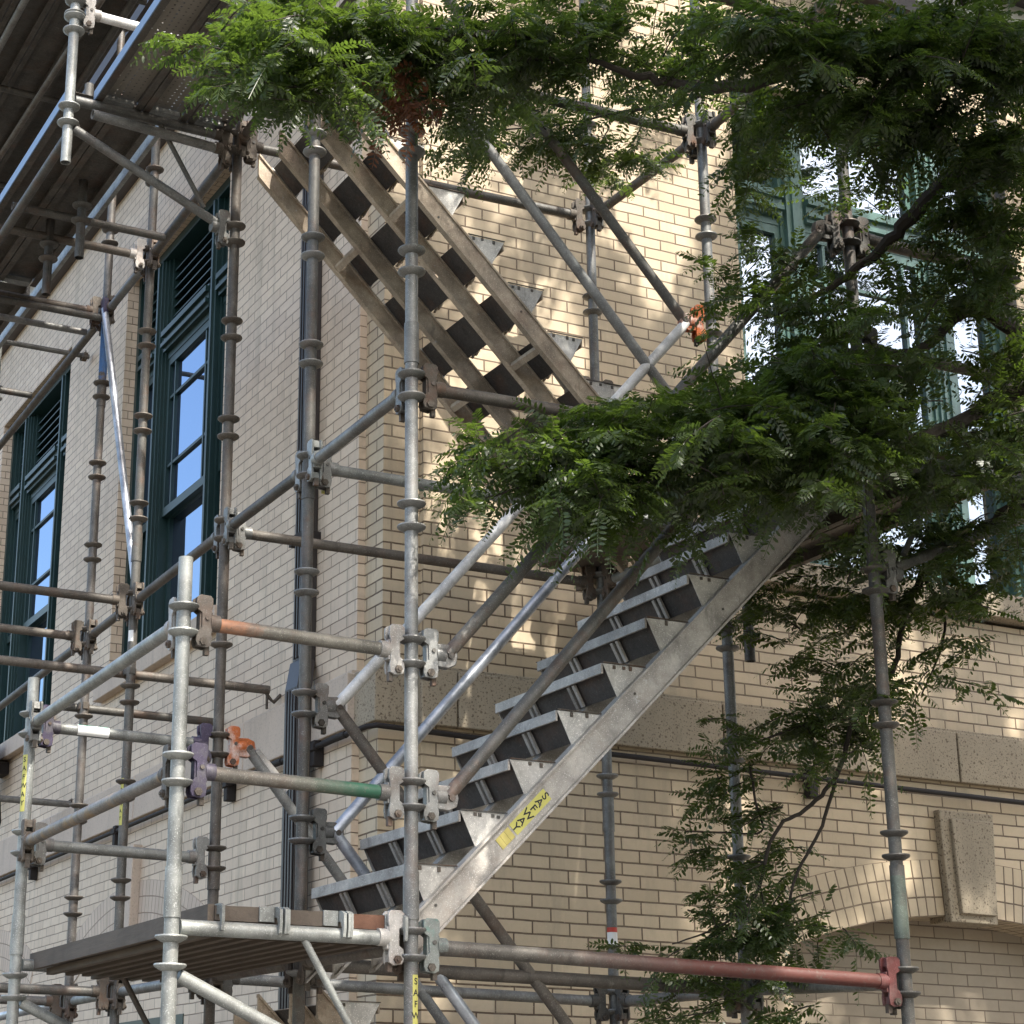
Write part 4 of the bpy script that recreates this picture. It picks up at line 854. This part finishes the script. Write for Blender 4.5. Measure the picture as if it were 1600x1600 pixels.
# yellow clamp face by the corner upright
b = MB(); b.box((3.055, 6.868, 4.15), (3.075, 6.90, 4.27)); b.build('paint_patch', M['yellow'], byl('bright level tube from the yellow clamp'), (3.06, 6.88, 4.2))
BLOBS = [
(2.11, 5.38, 5.18, 0.154, 0.088, 0.5, 9, 0), (2.04, 5.44, 5.09, 0.099, 0.077, 0.5, 5, 0), (2.26, 5.4, 5.26, 0.179, 0.134, 0.5, 12, 0), (2.46, 5.41, 5.31, 0.204, 0.136, 0.5, 14, 0),
(2.19, 5.39, 5.05, 0.132, 0.066, 0.5, 7, 0), (2.4, 5.39, 5.11, 0.134, 0.067, 0.5, 6, 0), (2.66, 5.41, 5.38, 0.184, 0.138, 0.5, 13, 0), (2.87, 5.41, 5.43, 0.21, 0.14, 0.5, 14, 0),
(2.7, 5.54, 5.27, 0.14, 0.07, 0.5, 6, 0), (2.89, 5.45, 5.27, 0.14, 0.058, 0.5, 6, 0), (3.11, 5.4, 5.48, 0.19, 0.13, 0.5, 13, 0), (3.33, 5.4, 5.52, 0.168, 0.144, 0.5, 11, 0),
(3.28, 5.56, 5.46, 0.146, 0.073, 0.5, 7, 0), (3.57, 5.37, 5.62, 0.268, 0.146, 0.5, 15, 0), (3.91, 5.44, 5.64, 0.251, 0.15, 0.5, 13, 0), (4.34, 6.35, 6.09, 0.201, 0.144, 0.5, 7, 0),
(4.24, 6.72, 6.16, 0.178, 0.134, 0.5, 6, 0), (3.92, 7.01, 6.08, 0.18, 0.066, 0.5, 6, 0), (4.14, 6.9, 6.11, 0.15, 0.075, 0.5, 5, 0), (4.47, 6.88, 6.06, 0.152, 0.106, 0.5, 6, 0),
(4.65, 6.81, 6.02, 0.106, 0.091, 0.5, 4, 0), (3.81, 7.05, 6.12, 0.075, 0.06, 0.5, 3, 0), (3.84, 4.87, 5.39, 0.231, 0.161, 0.5, 16, 0), (4.02, 4.71, 5.27, 0.25, 0.182, 0.5, 25, 0),
(4.3, 4.66, 5.39, 0.231, 0.161, 0.5, 22, 0), (4.57, 4.63, 5.45, 0.234, 0.187, 0.5, 22, 0), (4.73, 4.58, 5.39, 0.164, 0.234, 0.5, 18, 0), (4.19, 4.79, 5.15, 0.207, 0.115, 0.5, 16, 0),
(4.15, 5.1, 5.32, 0.168, 0.12, 0.5, 11, 0), (4.88, 4.79, 5.24, 0.192, 0.192, 0.5, 18, 0), (4.64, 4.89, 5.26, 0.216, 0.144, 0.5, 16, 0), (4.54, 5.08, 5.17, 0.122, 0.098, 0.5, 3, 0),
(4.45, 5.74, 5.41, 0.079, 0.211, 0.5, 6, 0), (4.46, 5.97, 5.05, 0.094, 0.16, 0.5, 3, 0), (4.41, 5.64, 4.76, 0.152, 0.14, 0.5, 7, 0), (4.58, 5.69, 5.04, 0.13, 0.13, 0.5, 4, 0),
(5.06, 5.21, 5.13, 0.203, 0.152, 0.5, 12, 0), (5.01, 4.93, 4.99, 0.122, 0.293, 0.5, 16, 0), (5.1, 5.18, 4.85, 0.2, 0.175, 0.5, 12, 0), (4.89, 5.38, 4.89, 0.152, 0.127, 0.5, 5, 0),
(4.54, 5.41, 4.58, 0.223, 0.148, 0.5, 14, 0), (4.27, 5.39, 4.34, 0.241, 0.144, 0.5, 18, 0), (4.49, 5.3, 4.32, 0.216, 0.144, 0.5, 16, 0), (4.78, 5.34, 4.49, 0.148, 0.124, 0.5, 8, 0),
(4.49, 6.08, 4.72, 0.08, 0.107, 0.5, 1, 0), (5.3, 5.3, 4.58, 0.127, 0.203, 0.5, 11, 0), (4.84, 5.51, 5.22, 0.13, 0.104, 0.5, 2, 0), (4.68, 5.55, 5.31, 0.078, 0.104, 0.5, 1, 0),
(4.03, 5.25, 4.09, 0.277, 0.138, 0.5, 19, 0), (3.73, 5.29, 4.02, 0.25, 0.136, 0.5, 17, 0), (3.52, 5.39, 4.0, 0.227, 0.114, 0.5, 14, 0), (3.4, 5.54, 4.05, 0.138, 0.092, 0.5, 7, 0),
(3.32, 5.54, 3.85, 0.25, 0.114, 0.5, 15, 0), (3.2, 5.7, 3.88, 0.161, 0.104, 0.5, 7, 0), (3.15, 5.76, 3.79, 0.092, 0.058, 0.5, 2, 0), (3.49, 5.49, 3.78, 0.25, 0.102, 0.5, 16, 0),
(3.7, 5.38, 3.81, 0.25, 0.114, 0.5, 17, 0), (3.89, 5.26, 3.92, 0.227, 0.136, 0.5, 17, 0), (4.31, 5.25, 4.04, 0.234, 0.14, 0.5, 22, 0), (4.24, 5.32, 3.93, 0.187, 0.105, 0.5, 16, 0),
(4.53, 5.22, 4.17, 0.19, 0.142, 0.5, 15, 0), (4.71, 5.29, 4.38, 0.122, 0.098, 0.5, 5, 0), (5.3, 5.86, 3.99, 0.317, 0.185, 0.5, 14, 0), (5.2, 6.14, 3.97, 0.271, 0.162, 0.5, 12, 0),
(5.4, 5.59, 3.95, 0.18, 0.283, 0.5, 13, 0), (5.21, 5.24, 4.22, 0.111, 0.297, 0.5, 15, 0), (5.02, 5.38, 4.07, 0.198, 0.148, 0.5, 12, 0), (5.02, 6.39, 3.84, 0.192, 0.11, 0.5, 7, 0),
(5.29, 6.07, 3.74, 0.214, 0.147, 0.5, 10, 0), (5.46, 5.87, 3.76, 0.158, 0.106, 0.5, 6, 0), (5.02, 6.54, 3.73, 0.083, 0.097, 0.5, 2, 0), (5.33, 6.49, 3.81, 0.112, 0.112, 0.5, 3, 0),
(5.12, 6.14, 3.43, 0.238, 0.132, 0.5, 9, 0), (4.96, 6.28, 3.25, 0.211, 0.119, 0.5, 7, 0), (5.17, 6.18, 3.26, 0.158, 0.132, 0.5, 5, 0), (4.76, 6.42, 3.13, 0.185, 0.106, 0.5, 4, 0),
(4.66, 6.5, 3.02, 0.132, 0.079, 0.5, 2, 0), (4.86, 6.35, 2.86, 0.13, 0.104, 0.5, 3, 0), (4.9, 6.39, 2.71, 0.182, 0.13, 0.5, 6, 0), (4.61, 6.59, 2.85, 0.119, 0.106, 0.5, 2, 0),
(4.8, 6.39, 2.5, 0.154, 0.129, 0.5, 7, 0), (4.94, 6.34, 2.45, 0.129, 0.129, 0.5, 5, 0), (4.82, 6.59, 2.57, 0.106, 0.106, 0.5, 1, 0), (4.49, 6.59, 2.35, 0.154, 0.077, 0.5, 4, 0),
(4.64, 6.49, 2.43, 0.154, 0.077, 0.5, 4, 0), (4.65, 6.47, 2.15, 0.203, 0.076, 0.5, 4, 0), (4.85, 6.36, 2.2, 0.102, 0.076, 0.5, 2, 0), (5.37, 6.04, 3.39, 0.158, 0.092, 0.5, 4, 0),
(5.44, 5.95, 3.56, 0.132, 0.106, 0.5, 3, 0), (4.85, 6.43, 2.33, 0.129, 0.103, 0.5, 4, 0), (4.93, 6.36, 2.11, 0.102, 0.051, 0.5, 2, 0), (4.49, 6.56, 2.09, 0.127, 0.038, 0.5, 2, 0),
(5.24, 6.2, 3.13, 0.079, 0.079, 0.5, 1, 0), (4.84, 6.42, 3.35, 0.107, 0.08, 0.5, 2, 0), (2.73, 5.5, 5.2, 0.051, 0.074, 0.1, 3, 1)]
LIMBS = [
  ([(5.608, 5.228, 4.387), (5.392, 5.306, 4.445), (5.149, 5.341, 4.333), (4.828, 5.321, 4.153), (4.484, 5.282, 4.058), (4.115, 5.296, 4.002), (3.799, 5.406, 3.937), (3.527, 5.492, 3.884), (3.285, 5.622, 3.826), (3.11, 5.779, 3.774)], [0.055, 0.045, 0.038, 0.03, 0.024, 0.018, 0.013, 0.01, 0.007, 0.004]),
  ([(5.486, 4.989, 5.208), (5.261, 5.049, 5.325), (5.101, 5.127, 5.311), (4.976, 5.216, 5.225), (4.912, 5.342, 5.113), (4.845, 5.467, 5.013), (4.722, 5.564, 4.901), (4.573, 5.668, 4.801), (4.44, 5.747, 4.75)], [0.07, 0.055, 0.048, 0.042, 0.036, 0.026, 0.018, 0.012, 0.006]),
  ([(5.3, 4.775, 5.395), (4.923, 4.809, 5.455), (4.565, 4.861, 5.444), (4.2, 4.933, 5.387), (3.94, 5.17, 5.378), (3.816, 5.32, 5.44), (3.68, 5.375, 5.461), (3.446, 5.365, 5.463), (3.14, 5.41, 5.406)], [0.06, 0.05, 0.043, 0.036, 0.03, 0.024, 0.018, 0.012, 0.006]),
  ([(3.28, 5.364, 5.514), (3.06, 5.362, 5.479), (2.872, 5.409, 5.427), (2.735, 5.448, 5.332), (2.533, 5.453, 5.25), (2.432, 5.452, 5.222), (2.279, 5.438, 5.133), (2.138, 5.447, 5.126), (2.001, 5.459, 5.104)], [0.016, 0.015, 0.014, 0.013, 0.012, 0.011, 0.009, 0.006, 0.003]),
  ([(3.973, 5.252, 5.431), (4.275, 6.014, 5.822), (4.428, 6.635, 6.151), (4.293, 6.811, 6.157), (4.102, 6.958, 6.15), (3.906, 7.103, 6.158)], [0.012, 0.01, 0.008, 0.006, 0.005, 0.003]),
  ([(5.8, 5.453, 4.163), (5.67, 5.644, 4.118), (5.566, 5.842, 4.02), (5.462, 6.051, 3.894), (5.42, 6.135, 3.713), (5.345, 6.127, 3.508), (5.263, 6.157, 3.369), (5.145, 6.184, 3.282), (4.959, 6.284, 3.241), (4.757, 6.409, 3.151)], [0.06, 0.05, 0.036, 0.022, 0.016, 0.013, 0.011, 0.01, 0.008, 0.004]),
  ([(5.145, 6.184, 3.282), (5.144, 6.239, 3.131), (5.06, 6.273, 2.983), (4.978, 6.342, 2.894), (4.862, 6.367, 2.811), (4.797, 6.431, 2.556), (4.644, 6.49, 2.426), (4.49, 6.583, 2.362)], [0.012, 0.012, 0.011, 0.01, 0.009, 0.008, 0.005, 0.003]),
  ([(5.114, 6.249, 3.076), (5.081, 6.286, 2.921), (5.02, 6.304, 2.788), (4.931, 6.351, 2.607), (4.885, 6.396, 2.38), (4.766, 6.465, 2.179), (4.538, 6.54, 2.1)], [0.009, 0.009, 0.008, 0.007, 0.006, 0.005, 0.003]),
  ([(4.788, 6.412, 3.101), (4.804, 6.405, 2.942), (4.815, 6.389, 2.81), (4.703, 6.496, 2.816), (4.589, 6.604, 2.822)], [0.007, 0.006, 0.005, 0.004, 0.003]),
  ([(5.712, 5.279, 4.758), (5.463, 5.343, 4.735), (5.227, 5.366, 4.81), (5.019, 5.413, 4.621), (4.801, 5.429, 4.531), (4.54, 5.46, 4.454), (4.258, 5.458, 4.336), (4.011, 5.451, 4.187)], [0.04, 0.034, 0.028, 0.023, 0.018, 0.014, 0.009, 0.005]),
  ([(5.462, 6.051, 3.894), (5.502, 5.982, 3.714), (5.473, 5.996, 3.549), (5.396, 6.037, 3.373)], [0.01, 0.008, 0.006, 0.004]),
]
OVERN, OX, OY, OZ = 290, (3.0, 9.8), (1.5, 7.4), (2.6, 11)
# ------------------------------------------------------------------ honey locust tree: limbs, hanging twigs, compound leaves
TX, TY = 5.86, 5.02
tree = thing('honey_locust_tree', 'feathery leaved tree hanging over the stairs from the right', 'tree', (TX, TY, 0))
MB().path([(TX, TY, 0), (TX+.03, TY, .5), (TX-.02, TY+.02, 2), (TX-.10, TY+.05, 3.6), (TX-.16, TY+.05, 4.6), (TX-.22, TY+.02, 5.6), (TX-.1, TY-.1, 7.0), (TX+.2, TY-.3, 9)], [.24, .19, .17, .155, .145, .13, .10, .05], 14).build('trunk', M['bark'], tree, (TX, TY, 0))
rg = np.random.default_rng(11); rr = random.Random(5)
def smooth(pts, rs, n=5, jit=.02):
    out, ro = [], []
    P_ = [Vector(p) for p in pts]
    for i in range(len(P_)-1):
        a = P_[max(i-1, 0)]; b = P_[i]; c = P_[i+1]; d = P_[min(i+2, len(P_)-1)]
        for k in range(n):
            t = k/n; q = ((b*2)+(c-a)*t+(a*2-b*5+c*4-d)*t*t+(b*3-a-c*3+d)*t**3)*.5
            j = jit*rs[i]/.03 if rs[i] < .03 else jit
            out.append(q+Vector((rr.gauss(0, 1), rr.gauss(0, 1), rr.gauss(0, 1)))*j*.35); ro.append(rs[i]*(1-t)+rs[i+1]*t)
    out.append(P_[-1]); ro.append(rs[-1]); return out, ro
limbpts = []
for pts, rs in LIMBS:
    q, r_ = smooth(pts, rs); b = MB(); b.path(q, [x*.85 for x in r_], 8); b.build('limb', M['bark'], tree, q[0]); limbpts += [(p, r) for p, r in zip(q, r_)]
LP = np.array([tuple(p) for p, r in limbpts])
over = []   # unseen crown above and right of the view, added to shade the right wall
for i in range(OVERN):
    while True:
        x, y, z = rr.uniform(*OX), rr.uniform(*OY), rr.uniform(*OZ)
        rel = Vector((x, y, z-1.6)); dd = rel.dot(fwd); v_ = rel.dot(up)/dd*2993; u_ = rel.dot(rgt)/dd*2993
        if v_ > 800+260 or u_ > 1067+330 : break
    over.append((x, y, z, .34, .26, .5, 10, 2))
class Leaves:
    def __init__(s, k=1.): s.V = []; s.F = []; s.nv = 0; s.k = k
    def leaf(s, p, d, n, L, pairs, k=1.):
        k = s.k
        """pinnate leaf: p base, d direction, n up side"""
        d = d/np.linalg.norm(d); n = n-d*n.dot(d); n /= np.linalg.norm(n)+1e-9; w = np.cross(d, n)
        t = (np.arange(pairs)+1.0)/pairs
        droop = rg.uniform(.12, .4)
        side = rg.uniform(-.12, .12)
        c = p + np.outer(t*L, d) + np.outer(-(t**2)*L*droop, np.array([0, 0, 1.])) + np.outer(t**2*L*side, w)
        tg = d + np.outer(-2*t*droop, np.array([0, 0, 1.])) + np.outer(2*t*side, w); tg /= np.linalg.norm(tg, axis=1)[:, None]
        env = np.sin(np.clip(t*.78+.2, 0, 1)*PI)**.5
        # rachis as a thin strip
        a = np.concatenate([[p], c]); wd = .0011
        nb = s.nv; m_ = len(a); st = np.empty((2*m_, 3)); st[0::2] = a - w*wd; st[1::2] = a + w*wd
        s.V.append(st); s.F += [(nb+2*i, nb+2*i+1, nb+2*i+3, nb+2*i+2) for i in range(m_-1)]; s.nv += 2*m_
        fold = rg.uniform(-.15, .75)
        for sd in (-1, 1):
            ll = (.033*env*rg.uniform(.85, 1.12, pairs))*k; lwid = ll*.185
            ax = w*sd*math.cos(fold) - n*math.sin(fold) 
            dirs = ax*.93 + tg*.42 + rg.normal(0, .13, (pairs, 3)); dirs /= np.linalg.norm(dirs, axis=1)[:, None]
            wd2 = tg - dirs*np.sum(tg*dirs, 1)[:, None]; wd2 += rg.normal(0, .18, (pairs, 3)); wd2 /= np.linalg.norm(wd2, axis=1)[:, None]
            nn = np.cross(dirs, wd2)
            o = c + dirs*.0015
            bw = nn*(ll*.05)[:, None]
            q = np.stack([o, o+dirs*(ll*.30)[:, None]+wd2*lwid[:, None]-bw, o+dirs*(ll*.72)[:, None]+wd2*(lwid*.92)[:, None]-bw, o+dirs*ll[:, None]-nn*(ll*.10)[:, None], o+dirs*(ll*.72)[:, None]-wd2*(lwid*.92)[:, None]-bw, o+dirs*(ll*.30)[:, None]-wd2*lwid[:, None]-bw], 1)
            s.V.append(q.reshape(-1, 3)); b0 = s.nv
            s.F += [(b0+6*i, b0+6*i+1, b0+6*i+2, b0+6*i+3, b0+6*i+4, b0+6*i+5) for i in range(pairs)]; s.nv += 6*pairs
    def build(s, name, mat, parent, org):
        me = bpy.data.meshes.new(name); me.from_pydata((np.concatenate(s.V)-np.array(org)).tolist(), [], s.F); me.materials.append(M[mat])
        o = bpy.data.objects.new(name, me); C.objects.link(o); o.parent = parent; o.location = Vector(org)-wloc(parent); return o
def twigs(blobs, crown, tw, coarse=1):
    for (x, y, z, rx, rz, dd, n_, kind) in blobs:
        cen = np.array([x, y, z]); R3 = np.array(rgt); U3 = np.array(up); F3 = np.array(fwd)
        for _ in range(n_):
            a = rg.normal(0, .5, 3); 
            start = cen + R3*a[0]*rx*1.0 + U3*a[1]*rz*1.0 + F3*a[2]*dd*.6
            # grow away from the nearest limb, mostly sideways, drooping at the end
            if coarse == 1:
                j = np.argmin(np.sum((LP-start)**2, 1)); away = start-LP[j]; away /= np.linalg.norm(away)+1e-6
            else: away = rg.normal(0, 1, 3)
            d = away*.55 + np.array([-.35, 0, 0]) + rg.normal(0, .45, 3); d[2] = d[2]*.6; d /= np.linalg.norm(d)
            Lt = rg.uniform(.16, .34); p = start - d*Lt*.5; k = 6; pts = [p.copy()]
            for i in range(k):
                d = d + np.array([0, 0, -.07]) + rg.normal(0, .09, 3); d /= np.linalg.norm(d); p = p + d*Lt/k; pts.append(p.copy())
            tw.path([tuple(q) for q in pts], [.0034-.0022*i/k for i in range(k+1)], 4)
            side = 1
            for i in range(k+1):
                for rep in range(2 if i < k else 1):
                    side = -side; tgt = (pts[min(i+1, k)]-pts[max(i-1, 0)]); tgt /= np.linalg.norm(tgt)
                    h = np.cross(tgt, np.array([0, 0, 1.])); h /= np.linalg.norm(h)+1e-6
                    ld = (tgt*rg.uniform(.2, .9) + h*side*rg.uniform(.5, 1.0) + rg.normal(0, .25, 3) + np.array([0, 0, rg.uniform(-.35, .2)])) if i < k else tgt
                    crown.leaf(pts[i], ld, np.array([0, 0, 1.])+rg.normal(0, .35, 3), rg.uniform(.095, .165)*(1 if coarse == 1 else 1.35), int(rg.integers(7, 11)) if coarse == 1 else 6)
it = iter(BLOBS); B8 = list(zip(*[it]*8)) if not isinstance(BLOBS[0], tuple) else BLOBS
cr = Leaves(); tw = MB(); twigs([b for b in B8 if b[7] == 0], cr, tw); 
cr.build('crown', 'leaf', tree, (4.5, 5.5, 5)); tw.build('twigs', M['bark'], tree, (4.5, 5.5, 5))
cr = Leaves(); tw = MB(); twigs([b for b in B8 if b[7] == 1], cr, tw); cr.build('dead_leaf_cluster', 'deadleaf', tree, (2.9, 5.6, 5.2))
cr = Leaves(2.0); tw = MB(); twigs(over, cr, tw, 2); cr.build('unseen_crown', 'leaf', tree, (4.5, 5.0, 8)); tw.build('twigs', M['bark'], tree, (4.5, 5.0, 8))
